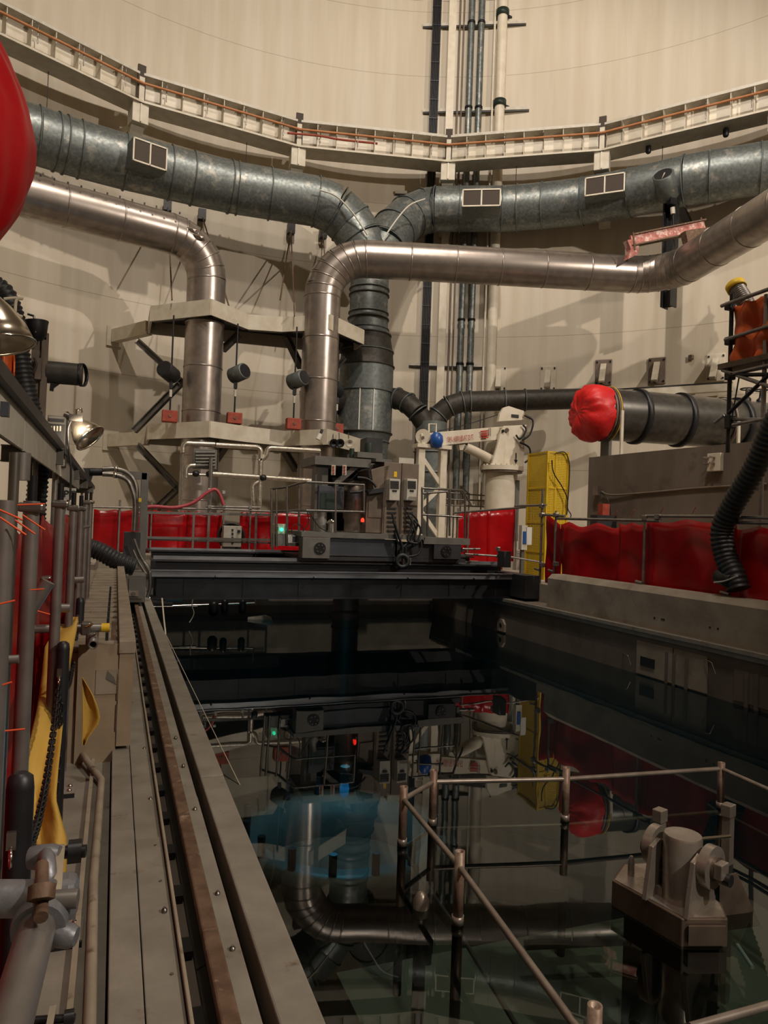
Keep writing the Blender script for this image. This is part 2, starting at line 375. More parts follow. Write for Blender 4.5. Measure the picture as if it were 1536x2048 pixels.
# crane rail curb on the left edge: slab plates, angle, strip, coping plates
def run(name, x0, x1, z1, m, lens, z0=.74, gap=.006, bev=.004):
    y = PY0; i = 0
    while y < PY1 - .01:
        y1 = min(y + lens[i % len(lens)], PY1); ob(name, bx(x0, x1, y + gap, y1 - gap, z0, z1 + .004 * math.sin(i * 2.1)), m, wl, bevel=bev); y = y1; i += 1
run('slab_plate', .037, .142, .878, 'coping', [3.4, 2.8, 3.1])
run('slab_plate', .146, .262, .874, 'coping', [2.8, 3.3, 3.0])
run('edge_angle', .266, .279, .895, 'slot_plate', [4.2])
run('bearing_strip', .414, .482, .862, 'coping', [3.0, 3.6])
run('coping_plate', .525, .662, .880, 'coping', [2.2, 1.75, 2.9, 3.2], bev=.008)
y = PY0 + .3
src = ob('rail_clip', bx(.285, .335, y - .05, y + .05, .745, .775), 'gate_dark', wl)  # clips coloured dark to read as slots in the shaded gap
for i in range(1, 40):
    yy = y + .42 * i
    if yy < 14: inst(src, wl, (.31, yy, .76))
src = ob('anchor_stud', lathe([(.011, 0), (.011, .012), (.006, .014), (.006, .02)], (.235, 2.9, .878), n=8), 'steel', wl)
for i, (x, yy) in enumerate([(.232, 3.5), (.235, 3.15), (.235, 4.1), (.45, 3.0), (.45, 3.9), (.45, 2.6), (.235, 2.5), (.45, 5.2), (.235, 5.0), (.45, 4.6)]): inst(src, wl, (x, yy, .872))
# crane rail with head and foot
crl = T('crane_rail', (.384, 8, .745), 'rusty brown crane rail running along the left pool curb', 'rail')
y = PY0
while y < PY1 - .01:
    y1 = min(y + 5.2, PY1)
    ob('rail_web', prism([(.384 + a, y, .745 + b) for a, b in ((-.045, 0), (.045, 0), (.045, .012), (.012, .025), (.012, .105), (-.012, .105), (-.012, .025), (-.045, .012))], (0, y1 - y - .006, 0)), 'gate_dark', crl)  # web and foot darkened in colour to shade the gap by the head
    ob('rail_head', bx(.354, .414, y, y1 - .006, .85, .895), 'rust', crl, bevel=.008); y = y1
# right pool wall with ledge, parapet and fittings
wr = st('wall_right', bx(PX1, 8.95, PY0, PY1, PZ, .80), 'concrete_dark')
st('trim_1', bx(8.40, 8.56, PY0, PY1, .74, .80), 'coping')
pp = prism([(8.56, 0, .8), (8.56, 0, 1.40), (8.66, 0, 1.49), (8.95, 0, 1.49), (8.95, 0, .8)], (0, 15.4, 0)); bmesh.ops.translate(pp, verts=pp.verts, vec=(0, -2.4, 0))
par = st('wall_parapet', pp, 'concrete')
ob('rail_lip', bx(8.44, 8.475, PY0, PY1, .66, .74), 'coping', wr)
for (a, b_, c, d) in ((1275, 1345, 1290, 1375), (1349, 1415, 1310, 1390)):
    q0 = P(a, c, X=PX1); q1 = P(b_, d, X=PX1)
    ob('wall_plate', bx(PX1 - .02, PX1, min(q0.y, q1.y), max(q0.y, q1.y), .02, .58), 'concrete', wr, bevel=.004)
q0 = P(1284, 1312, X=PX1); q1 = P(1311, 1338, X=PX1)
ob('niche_cover', bx(PX1 - .035, PX1 - .018, q1.y, q0.y, q1.z, q0.z), 'black', wr)
for px, py in ((1335, 1330), (1350, 1338), (1375, 1345), (1495, 1380), (1515, 1388)):
    q = P(px, py, X=PX1); ob('wall_rib', bx(PX1 - .03, PX1, q.y - .03, q.y + .03, -.1, .5), 'concrete_dark', wr)
src = ob('wall_plate', bx(PX1 - .015, PX1, 6.0, 8.0, .05, .5), 'concrete_dark', wr, bevel=.004)
for px, py in ((1255, 1320), (1420, 1335)):
    q = P(px, py, X=PX1)
    ob('wire_hook', tube(fillet([q + V((0, .12, .06)), q + V((-.05, .05, .12)), q + V((-.09, -.12, .1)), q + V((-.09, -.2, -.05))], .03), .006, 6), 'chrome', wr)
for (px, py, yy) in ((1005, 1252, None), (862, 1212, None)):
    q = P(px, py, X=PX1)
    bm = prism([q + V((0, -.16, -.12)), q + V((0, .16, -.12)), q + V((0, .16, .05)), q + V((0, .06, .16)), q + V((0, -.06, .16)), q + V((0, -.16, .05))], (-.05, 0, 0)); ob('lifting_lug', bm, 'concrete', wr)
    ob('lug_eye', cyl(q + V((-.056, 0, .02)), q + V((-.04, 0, .02)), .05, 14), 'black', wr)
for px in (1309, 1324, 1328, 1420, 1436):
    q = P(px, 1236 + (px - 1309) * .17, X=8.56); ob('anchor_hole', cyl(q + V((-.004, 0, 0)), q + V((.01, 0, 0)), .02, 8), 'black', par)
# pool water
def water_plane():
    bm = B(); n = 24; g = [[bm.verts.new((PX0 - .004 + (PX1 - PX0 + .008) * i / 8, PY0 + (PY1 - PY0) * j / n, WZ)) for j in range(n + 1)] for i in range(9)]
    for i in range(8):
        for j in range(n): bm.faces.new((g[i][j], g[i + 1][j], g[i + 1][j + 1], g[i][j + 1]))
    return bm
pwt = ob('pool_water', water_plane(), 'water', None, 'dark still pool water mirroring the pipes and the red sheeting', 'water', kind='stuff')
if pwt.data.polygons[0].normal.z < 0: pwt.data.flip_normals()
# submerged pool furniture
dk = T('submerged_platform', (3.6, 3.0, -1.1), 'grey green submerged platform below the water inside the low railing', 'platform')
mat('wet_plate', '8e8f82', '7c7d70', .6, scale=1.5, c3='5a5e50', c3s=1.2, c3r=(.5, .7))
ob('deck_plate', bx(1.75, 5.9, .2, 5.4, -1.16, -1.1), 'wet_plate', dk)
for a, b_, c, d in ((2.3, 3.6, -1.05, 2.3), (2.9, 4.3, -1.05, 3.0), (3.6, 1.6, -1.05, 2.0)):
    ob('guide_bar', beam((a, b_, c), (a + .9, b_ - .35, c), .05, .05), 'steel', dk)
for (p, q) in (((1255, 1855), (1275, 1935)), ((1325, 1895), (1345, 1978)), ((1475, 1890), (1505, 1935))):
    ob('handle_bar', cyl(P(*p, Z=-.5), P(*q, Z=-.5), .014, 8), 'white', dk)
ob('guide_bar', beam(P(1050, 1890, Z=-.8), P(1260, 1880, Z=-.8), .06, .05), 'steel', dk)
ob('leg', bx(1.9, 2.05, .5, .65, PZ, -1.16), 'pool_floor', dk); ob('leg', bx(1.9, 2.05, 5.0, 5.15, PZ, -1.16), 'pool_floor', dk)
ob('leg', bx(5.6, 5.75, .5, .65, PZ, -1.16), 'pool_floor', dk); ob('leg', bx(5.6, 5.75, 5.0, 5.15, PZ, -1.16), 'pool_floor', dk)
# reactor flange with a blue underwater lamp
fc = P(690, 1545, Z=-1.6)
rv = T('submerged_flange', (fc.x, fc.y, PZ), 'large round submerged flange glowing blue deep in the pool', 'flange')
ob('barrel', lathe([(1.5, 0), (1.5, 5.2), (1.75, 5.25), (1.75, 5.5), (1.35, 5.5), (1.35, 4.8)], (fc.x, fc.y, PZ), n=40), 'grey_paint', rv)
for i in range(16):
    a = i * math.pi / 8; ob('stud', cyl((fc.x + 1.55 * math.cos(a), fc.y + 1.55 * math.sin(a), PZ + 5.5), (fc.x + 1.55 * math.cos(a), fc.y + 1.55 * math.sin(a), PZ + 5.8), .06, 8), 'grey_dark', rv)
ul = T('underwater_lamp', (fc.x, fc.y, PZ + 6.0), 'blue underwater lamp hanging above the submerged flange', 'lamp')
ob('lamp_body', cyl((fc.x, fc.y, PZ + 6.25), (fc.x, fc.y, PZ + 6.5), .08, 12), 'steel', ul)
ob('bulb', lathe([(.02, 0), (.07, .06), (.08, .15), (.06, .25)], (fc.x, fc.y, PZ + 6.0), n=12), 'blue_lamp', ul)
lamp('underwater_light', (fc.x, fc.y, PZ + 6.9), (fc.x, fc.y, 30), 70, .25, (.06, .50, .85), 'POINT')
# ================================================================== CRANE RUNWAY RING
def pol(R, a, z): return V((C0[0] + R * math.cos(a), C0[1] + R * math.sin(a), z))
def ang(p): return math.atan2(p.y - C0[1], p.x - C0[0])
RG = 19.2
zb = P(750, 319, R=RG - .1).z; zt = P(750, 264, R=RG - .1).z
br = [ang(P(x, yv, R=RG)) for x, yv in ((280, 190), (597, 275), (897, 305), (1205, 285))]
dl = br[0] - br[1]; dr = br[2] - br[3]
br = [br[0] + 2 * dl, br[0] + dl] + br + [br[-1] - dr, br[-1] - 2 * dr]
gr = T('crane_runway_girder', pol(RG, br[3], zb), 'cream ring of crane runway girders on brackets high round the wall', 'girder')
bar_pts = []
for i in range(len(br) - 1):
    a0, a1 = br[i], br[i + 1]
    def q(R, z, t): return pol(R, a0, z).lerp(pol(R, a1, z), t)
    ob('bottom_flange', beam(q(RG + .25, zb + .04, .004), q(RG + .25, zb + .04, .996), 1.0, .08), 'cream', gr)
    ob('web', beam(q(RG + .35, (zb + zt) / 2, .004), q(RG + .35, (zb + zt) / 2, .996), .05, zt - zb - .1), 'ivory', gr)
    ob('top_flange', beam(q(RG + .3, zt - .04, .004), q(RG + .3, zt - .04, .996), .9, .09), 'pale', gr)
    ob('runway_rail', beam(q(RG + .1, zt + .07, 0), q(RG + .1, zt + .07, 1), .12, .14), 'pale', gr)
    rb = None; nrb = 8
    yaw = math.atan2(*(q(RG, 0, 1) - q(RG, 0, 0)).xy.yx)
    for k in range(1, nrb):
        c = q(RG + .1, (zb + zt) / 2, k / nrb)
        if rb is None:
            bm = box(B(), c, (.03, .44, zt - zb - .16), Matrix.Rotation(yaw, 3, 'Z')); rb = ob('rib', bm, 'cream', gr); rb0 = rb
        else: inst(rb, gr, c)
    for k in range(4):
        c = q(RG - .3, zb + .55 * (zt - zb), (k + .5) / 4)
        hk = ob('bar_hanger', tube(fillet([c + V((0, 0, .26)), c + V((0, 0, .33)), c + V((.1, .12, .33)), c + V((.1, .12, -.35))], .05, 3), .02, 6), 'steel', gr)
    for t in (0, .5): bar_pts.append(q(RG - .28, zb + .56 * (zt - zb) + .06, t))
ob('conductor_bar', tube(bar_pts, .05, 8), 'orange_bar', gr)
for i, a in enumerate(br):
    dk_ = pol(RG - .15, a, 0); n = (dk_ - V((C0[0], C0[1], 0))); n.z = 0; n.normalize(); yaw = math.atan2(n.y, n.x); Rm = Matrix.Rotation(yaw, 3, 'Z')
    def bb(R, z, s): return box(B(), pol(R, a, z), s, Rm)
    ob('splice_post', bb(RG - .12, (zt + zb) / 2 + .12, (.10, .30, zt - zb + .34)), 'grille', gr)
    ob('splice_plate', bb(RG - .20, (zt + zb) / 2 - .1, (.04, .20, zt - zb - .2)), 'cream', gr)
    ob('bracket_box', bb(RG + .12, zb - .38, (.62, .62, .76)), 'cream', gr, bevel=.02)
    ob('bracket_rib', bb(RG - .21, zb - .38, (.06, .05, .7)), 'ivory', gr)
    ob('corbel', prism([pol(RG + .1, a, zb - .76) + Rm @ V((0, -.25, 0)), pol(RW, a, zb - .2) + Rm @ V((0, -.25, 0)), pol(RW, a, zb - 2.4) + Rm @ V((0, -.25, 0)), pol(RG + .5, a, zb - 1.2) + Rm @ V((0, -.25, 0))], Rm @ V((0, .5, 0))), 'cream', gr)
if 1:
    bar = [P(x, yv, R=RG - .35) for x, yv in ((575, 266), (640, 272), (680, 279), (755, 287))]
    ob('festoon_cable', tube(spline(bar, 6), .05, 6), 'red_block', gr)
# three lamps and clips hung below the ring
for i, (x, yv) in enumerate(((1297, 292), (1452, 258))):
    q = P(x, yv, R=RG + .1); t = T('ceiling_spotlight', (q.x, q.y, q.z - .2), 'small dark spotlight under the crane runway, ' + ('left one of the right-hand pair' if i == 0 else 'near the right picture edge'), 'spotlight')
    ob('stem', cyl(q + V((0, 0, .0)), q + V((0, 0, max(.1, zb - q.z + .0))), .025, 8), 'steel', t)
    ob('head', lathe([(.08, 0), (.11, .05), (.11, .28), (.05, .34)], q + V((0, 0, -.3)), n=14), 'blackmetal', t)
# ================================================================== RING VENTILATION DUCT
ZD = 15.6; RD = .98
S3 = P(738, 600, Y=28.4)
def sect(root, pts, r, joints, m, jm='galv_grey', name='duct_section', rads=None, jt=.05, jw=.05):
    """cut a polyline into sections at the given indices"""
    idx = sorted(set([0] + joints + [len(pts) - 1]))
    for a, b in zip(idx, idx[1:]):
        ob(name, tube(pts[a:b + 1], r, 28, rads=rads[a:b + 1] if rads else None), m, root)
    for j in joints:
        if 0 < j < len(pts) - 1:
            t = pts[j + 1] - pts[j - 1]; ob('joint_ring', band(pts[j], t, (rads[j] if rads else r), jw, jt, 32), jm, root)
def dpts(l, z=15.6): return [P(x, y, Z=z) for x, y in l]
dl_ = T('ventilation_duct', dpts([(340, 345)])[0], 'galvanised round ventilation duct on the left part of the wall with two grilles', 'duct')
dp = dpts([(-60, 232), (75, 272), (112, 284), (130, 290), (160, 299), (250, 324), (340, 346), (385, 357), (460, 374), (475, 377), (540, 388), (632, 403)])
e = [P(672, 420, Y=dp[-1].y - .1), P(700, 447, Y=28.7), P(722, 480, Y=28.5), P(741, 520, Y=28.4)]
sect(dl_, dp + e, RD, [1, 2, 3, 4, 5, 6, 7, 8, 9, 10, 11, 12, 13, 14], 'galv')
drr = T('ventilation_duct', dpts([(1100, 412)])[0], 'galvanised round ventilation duct on the right part of the wall with three grilles', 'duct')
dp2 = dpts([(1640, 322), (1520, 338), (1420, 353), (1370, 362), (1260, 386), (1165, 403), (1085, 412), (1035, 416), (1003, 418), (920, 418), (872, 419), (850, 422)], 16.5)
e2 = [P(815, 437, Y=dp2[-1].y - .2), P(788, 462, Y=28.9), P(768, 492, Y=28.5), P(752, 525, Y=28.4)]
sect(drr, dp2 + e2, RD * .97, [1, 2, 3, 4, 5, 6, 7, 8, 9, 10, 11, 12, 13, 14], 'galv')
# seam lines on the elbows
for root, l in ((dl_, ((640, 380), (672, 392), (705, 425), (735, 470))), (drr, ((850, 398), (820, 410), (795, 437), (765, 480)))):
    ob('sealed_seam', tube(spline([P(x, y, Y=27.35) for x, y in l], 5), .035, 5), 'seal', root)
# grilles
def grille(root, x0, y0, x1, y1, dist, twist=0):
    a = P(x0, y0, D=dist); b = P(x1, y1, D=dist); c = (a + b) / 2
    n = V((C0[0], C0[1], 0)) - V((c.x, c.y, 0)); n.normalize(); n = Quaternion(V((0, 0, 1)), twist) @ n
    s = V((-n.y, n.x, 0)); w = abs((b - a).dot(s)); h = abs(b.z - a.z); u = V((0, 0, 1)); R = Matrix((s, n, u)).transposed()
    ob('grille_box', box(B(), c - n * .55, (w, 1.1, h), R), 'galv_grey', root)
    for k in (-1, 1): ob('grille_mesh', box(B(), c + s * k * w / 4 + n * .015, (w / 2 - .08, .03, h - .1), R), 'grille', root)
    bm = B()
    for k in (-1, 0, 1): box(bm, c + s * k * (w / 2 - .025) + n * .03, (.05, .05, h), R)
    for k in (-1, 1): box(bm, c + u * k * (h / 2 - .025) + n * .03, (w, .05, .05), R)
    ob('grille_frame', bm, 'ivory', root)
grille(dl_, 258, 284, 342, 334, 25.9)
grille(drr, 925, 377, 1001, 415, 29.0)
grille(drr, 1168, 349, 1251, 390, 28.9)
grille(drr, 1508, 295, 1580, 340, 28.2)
# ================================================================== VERTICAL MAIN DUCT
vd = T('vertical_duct', (S3.x, S3.y, 1.45), 'thick grey vertical duct rising to the wall Y junction in the middle', 'duct')
def s3(y): return P(738, y, Y=28.4).z
zs = [12.95, s3(580), s3(592), s3(628), s3(640), s3(660), s3(672), s3(705), s3(735), s3(786), s3(868), s3(885), 1.45]
rr = [.80, .80, .80, .80, .82, .84, .95, 1.08, 1.13, 1.13, 1.13, 1.02, 1.02]
pts = [V((S3.x, S3.y, z)) for z in zs]
for i in range(len(zs) - 1):
    ob('duct_section', tube(pts[i:i + 2], 1, 32, rads=rr[i:i + 2]), 'galv' if i in (0, 1, 2, 3, 9, 11) else 'duct_dark' if i in (6, 7) else 'galv_grey', vd)
    if i: ob('joint_ring', band(pts[i], V((0, 0, 1)), rr[i], .05, .05, 36), 'galv_grey' if i % 2 else 'duct_dark', vd)
for k, a in enumerate((-2.1, -1.6)): ob('standing_seam', beam(pts[9] + V((1.14 * math.cos(a), 1.14 * math.sin(a), 0)), pts[10] + V((1.14 * math.cos(a), 1.14 * math.sin(a), 0)), .04, .05), 'seal', vd)
ob('crotch', tube([P(745, 505, Y=28.4), V((S3.x, S3.y, 12.9))], 1, 28, rads=[.86, .82]), 'galv', vd)
# ================================================================== STEAM PIPES WITH METAL JACKETS
ZS = 12.3; RS = .68
S1 = P(410, 640, Y=26.5); S2 = P(643, 640, Y=25.9)
def jacket(root, poly, rad, nel, r=RS, step=1.5):
    path = fillet(poly, rad, nel); secs = [[path[0]]]
    for a, b in zip(path, path[1:]):
        L = (b - a).length; k = max(1, int(L / step)); prev = a
        for i in range(1, k + 1):
            nx = a.lerp(b, i / k); ob('jacket_section', tube([prev, nx], r, 32) if k > 1 or L > 1 else tube([prev - (nx - prev).normalized() * .03, nx + (nx - prev).normalized() * .03], r, 32), 'jacket', root)
            if L > .9 or i == k:
                ob('jacket_band', band(nx, b - a, r, .05, .012, 32), 'jacket', root)
            prev = nx
    return path
sl = T('steam_pipe', (S1.x, S1.y, 1.45), 'shiny metal jacketed pipe bending off to the left above the platforms', 'pipe')
pth = jacket(sl, [P(-120, 345, Z=ZS), V((S1.x, S1.y, ZS)), V((S1.x, S1.y, 1.45))], [1.35], 6)
def dent(c, r, root):
    bm = bmesh.new(); bmesh.ops.create_icosphere(bm, subdivisions=2, radius=r)
    for v in bm.verts: v.co = v.co * (1 + .35 * N3(v.co, 6)); v.co.z *= .5
    bmesh.ops.translate(bm, verts=bm.verts, vec=c); ob('dent_patch', bm, 'jacket', root)
for x, y_ in ((384, 462), (398, 476)): dent(P(x, y_, Y=S1.y - .75), .22, sl)
sr = T('steam_pipe', (S2.x, S2.y, 1.45), 'shiny metal jacketed pipe crossing to the right in front of the main duct', 'pipe')
bR = P(1335, 553, Z=ZS); pth2 = jacket(sr, [V((S2.x, S2.y, 1.45)), V((S2.x, S2.y, ZS)), bR, P(1660, 355, Z=ZS)], [1.55, 1.6], 7)
src = None
for i in range(26):
    t = (i + .5) / 26
    c = V((S2.x + 1.8, S2.y, ZS)).lerp(bR, t); c = c + V((-.1, -.50, .46))
    bm = box(B(), c, (.05, .03, .07))
    if src is None: src = ob('jacket_clip', bm, 'blackmetal', sr)
    else: bm.free(); inst(src, sr, c)
src = None
for i in range(14):
    c = P(20, 378, Z=ZS).lerp(P(350, 462, Z=ZS), i / 13) + V((.1, -.52, .44))
    if src is None: src = ob('jacket_clip', box(B(), c, (.05, .03, .07)), 'blackmetal', sl)
    else: inst(src, sl, c)
# ================================================================== PIPE PLATFORMS
def platform(pix, zref, nm, armL, armR, h):
    z1 = zref; pl = [P(x, y, Z=z1) for x, y in pix]
    root = T('pipe_platform', (pl[2].x, pl[2].y, z1 - h), nm, 'platform')
    for a, b in zip(pl, pl[1:]):
        ob('fascia_channel', beam(a - V((0, 0, h / 2)), b - V((0, 0, h / 2)), .06, h), 'cream', root)
        d = (b - a).normalized(); inn = V((-d.y, d.x, 0)) * .22
        ob('channel_flange', beam(a - V((0, 0, h - .02)) + inn * .5, b - V((0, 0, h - .02)) + inn * .5, .22, .03), 'girder_dark', root)
    back = [V((p.x, p.y + 1.9, z1)) for p in (pl[-1], pl[0])]
    ob('deck_plate', prism([p - V((0, 0, .04)) for p in pl + back], (0, 0, -.06)), 'grey_dark', root)
    for a, b in ((pl[0], back[1]), (back[0], pl[-1]), (back[1], back[0])): ob('side_channel', beam(a - V((0, 0, h / 2)), b - V((0, 0, h / 2)), .08, h), 'cream', root)
    for p, q in ((armL, back[1]), (armR, back[0])):
        w = P(*p, R=RW - .1); w.z = z1 - h / 2 - .05
        ob('wall_arm', beam(w, V((q.x, q.y, w.z)), .3, h * .92), 'cream', root); ob('wall_plate', beam(w - (V((C0[0], C0[1], w.z)) - w).normalized() * .1, w, .6, .8), 'cream', root)
    return root, pl, back
zq = P(423, 598, Y=S1.y - 1.15).z
pu, plu, bku = platform([(303, 612), (423, 598), (497, 629), (566, 634), (661, 629), (727, 660)], zq, 'upper cream steel platform collar round both shiny vertical pipes', (230, 660), (765, 660), .56)
zq2 = P(420, 843, Y=S1.y - 1.2).z
plw, pll, bkl = platform([(298, 848), (420, 842), (495, 853), (570, 862), (656, 858), (722, 878)], zq2, 'lower cream steel platform collar round both shiny vertical pipes', (222, 872), (765, 880), .56)
def brace(root, a, b, Y0, Y1=None, w=.22): ob('brace', ibeam(P(*a, Y=Y0), P(*b, Y=Y1 or Y0), w, w, .03), 'grey_paint', root)
brace(pu, (275, 682), (368, 768), 28.4, 27.6); brace(plw, (368, 760), (268, 862), 27.6, 28.4)
brace(plw, (275, 890), (358, 978), 28.4, 27.6); brace(plw, (356, 976), (312, 1018), 27.6, 28.2)
brace(pu, (478, 668), (445, 700), 27.4, 27.9); brace(pu, (572, 672), (602, 735), 26.8, 27.4)
brace(pu, (690, 715), (662, 748), 27.2, 27.6, .15); brace(plw, (565, 895), (592, 940), 26.8, 27.4); brace(plw, (452, 890), (432, 920), 27.3, 27.8)
# spring hangers: rod, drum, red counterweight block
HG = [((343, 745), (344, 640), (340, 833), 26.0, 'leftmost spring hanger beside the left jacketed pipe with dark drum', -1),
      ((472, 746), (470, 660), (457, 836), 26.0, 'spring hanger just right of the left jacketed pipe with open drum', 1),
      ((590, 759), (592, 670), (584, 848), 25.4, 'spring hanger just left of the right jacketed pipe with open drum', 1),
      ((675, 778), (676, 690), (673, 858), 27.0, 'rightmost spring hanger between right jacketed pipe and main duct', -1)]
for (dx, dy), top, blk, Y_, lab, sd in HG:
    d = P(dx, dy, Y=Y_); tp = P(*top, Y=Y_); tp.z = zq - .05; bk = P(*blk, Y=Y_); tp.x = d.x; tp.y = d.y; tp.z = zq - .56
    t = T('spring_hanger', (d.x, d.y, bk.z - .2), lab, 'hanger')
    ob('rod', cyl((d.x, d.y, bk.z), (d.x, d.y, tp.z), .03, 8), 'blackmetal', t)
    ax = V((sd * .55, -.8, .22)).normalized()
    ob('drum', lathe([(.27, 0), (.29, .02), (.29, .62), (.25, .66), (.2, .60)] if sd > 0 else [(.27, 0), (.29, .02), (.29, .62), (.27, .66)], d - ax * .33 + V((.1 * sd, 0, 0)), ax, 24), 'galv_grey' if sd > 0 else 'grey_dark', t)
    ob('drum_mouth', cyl(d + ax * .30 + V((.1 * sd, 0, 0)), d + ax * .345 + V((.1 * sd, 0, 0)), .24, 20), 'black', t)
    ob('clevis', box(B(), d + V((0, 0, -.45)), (.12, .1, .22)), 'blackmetal', t)
    ob('turnbuckle', cyl(d + V((0, 0, -.85)), d + V((0, 0, -.6)), .05, 8), 'pale', t)
    ob('weight_block', box(B(), V((d.x, d.y, bk.z)), (.52, .35, .4)), 'red_block', t, bevel=.02)
    ob('weight_bolt', cyl((d.x, d.y - .2, bk.z), (d.x, d.y - .16, bk.z), .05, 8), 'rust', t)
# wall anchor boxes with tie rods
for i, ((x, y_), ends, lab) in enumerate((((335, 412), [(344, 600)], 'small dark anchor box behind the left jacketed elbow'), ((404, 430), [(466, 640)], 'small dark anchor box under the left duct shadow'), ((582, 458), [(589, 632), (560, 600)], 'small dark anchor box with two rods left of the Y junction'), ((646, 467), [(650, 520)], 'small dark anchor box nearest the Y junction'))):
    q = P(x, y_, R=RW - .35); t = T('anchor_box', q, lab, 'anchor')
    ob('box', box(B(), q, (.32, .3, .45)), 'blackmetal', t); ob('bracket', beam(q, q + (q - V((C0[0], C0[1], q.z))).normalized() * .4, .1, .1), 'grey_dark', t)
    for en in ends:
        ob('tie_rod', cyl(q, P(*en, Y=26.3 if i < 2 else 25.7 if en[0] != 560 else 30.0), .028, 6), 'rust', t)
# ================================================================== WALL RISERS
def riser(name, x, r, m, lab, cat, y0=-40, y1=1000, off=.3, n=14, extra=None):
    q = P(x, 400, R=RW - off); z1 = P(x, y0, R=RW - off).z; z0 = P(x, y1, R=RW - off).z
    t = T(name, (q.x, q.y, z0), lab, cat); ob('pipe', cyl((q.x, q.y, z0), (q.x, q.y, z1), r, n), m, t)
    return t, q, z0, z1
t, q, z0, z1 = riser('cable_riser', 861, .02, 'black', 'black ladder cable riser running up the whole wall', 'cable tray', y1=1010)
n = (V((C0[0], C0[1], 0)) - V((q.x, q.y, 0))).normalized(); s = V((-n.y, n.x, 0)); Rm = Matrix((s, n, V((0, 0, 1)))).transposed()
ob('tray', box(B(), (q.x, q.y, (z0 + z1) / 2), (.40, .10, z1 - z0), Rm), 'blackmetal', t)
for k in range(-2, 3): ob('cable', cyl(V((q.x, q.y, z0)) + n * .08 + s * .075 * k, V((q.x, q.y, z1)) + n * .08 + s * .075 * k, .036, 8), 'black', t)
for k in range(28): ob('cable_tie', box(B(), V((q.x, q.y, z0 + (k + .5) * (z1 - z0) / 28)) + n * .10, (.40, .06, .03), Rm), 'black', t)
t, q, z0, z1 = riser('wall_channel', 893, .02, 'ivory', 'flat cream wall channel right of the black cable riser', 'channel', y1=1010); n2 = (V((C0[0], C0[1], 0)) - V((q.x, q.y, 0))).normalized(); ob('channel', box(B(), V((q.x, q.y, (z0 + z1) / 2)) + n2 * .05, (.34, .12, z1 - z0), Matrix((V((-n2.y, n2.x, 0)), n2, V((0, 0, 1)))).transposed()), 'ivory', t)
for x, r, m_, lab in ((908, .045, 'brown_grey', 'thin brown conduit, left of the thin wall conduits'), (916, .035, 'brown_grey', 'thin brown conduit, right of the thin wall conduits'), (931, .15, 'galv', 'grey riser pipe, left one of the grey pair on the wall'), (951, .15, 'galv', 'grey riser pipe, right one of the grey pair on the wall'), (978, .05, 'ivory', 'thin cream conduit beside the white riser pipe')):
    t, q, z0, z1 = riser('riser_pipe', x, r, m_, lab, 'pipe')
    if r > .1:
        for yy in (46, 216, 640, 728): ob('pipe_clamp', band((q.x, q.y, P(x, yy, R=RW - .3).z), V((0, 0, 1)), r, .1, .03, 16), 'blackmetal', t)
t, q, z0, z1 = riser('riser_pipe', 993, .23, 'ivory', 'thick white riser pipe with dark clamps on the wall', 'pipe', n=20)
for yy in (28, 208): ob('pipe_clamp', band((q.x, q.y, P(993, yy, R=RW - .3).z), V((0, 0, 1)), .23, .28, .07, 20), 'green_paint', t); ob('clamp_arm', beam((q.x, q.y, P(993, yy, R=RW - .3).z), V((q.x, q.y, P(993, yy, R=RW - .3).z)) + n * -.3 + s * .5, .1, .1), 'grey_dark', t)
for (x0, x1, yy, nm) in ((846, 1052, 51, 'topmost'), (846, 1058, 222, 'second from the top'), (790, 960, 385, 'half hidden behind the right duct'), (818, 970, 728, 'lowest')):
    a = P(x0, yy, R=RW - .06); b = P(x1, yy + 3, R=RW - .06); b.z = a.z; t = T('strut_bar', (a + b) / 2, 'horizontal strut bar behind the wall risers, ' + nm, 'bracket')
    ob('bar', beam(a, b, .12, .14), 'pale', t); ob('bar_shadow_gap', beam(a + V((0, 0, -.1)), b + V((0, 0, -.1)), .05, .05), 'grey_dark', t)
# ================================================================== LOWER Y DUCT
ly = T('branch_duct', P(866, 1000, Y=27.0), 'dark lower duct with Y junction behind the jib crane', 'duct'); Yq = 27.0
axp = P(862, 850, Y=Yq)
sect(ly, [P(600, 806, Y=28.9), P(665, 805, Y=28.6), P(700, 803, Y=28.3)], .5, [1], 'duct_dark')
sect(ly, [P(775, 795, Y=28.2), P(795, 797, Y=Yq + .8), P(815, 806, Y=Yq + .4), P(836, 826, Y=Yq), P(853, 852, Y=Yq)], .42, [1, 2, 3], 'duct_dark', 'galv_grey')
sect(ly, [P(1190, 797, Y=24.6), P(1050, 800, Y=25.6), P(1010, 801, Y=26.0), P(940, 803, Y=26.5), P(925, 804, Y=26.6), P(898, 812, Y=26.8), P(877, 830, Y=Yq), P(860, 855, Y=Yq)], .42, [1, 2, 3, 4, 5, 6], 'duct_dark', 'galv_grey')
sect(ly, [V((axp.x, axp.y, z)) for z in (axp.z + .1, P(866, 905, Y=Yq).z, P(866, 945, Y=Yq).z, 1.45)], .64, [1, 2], 'galv_grey', 'galv')
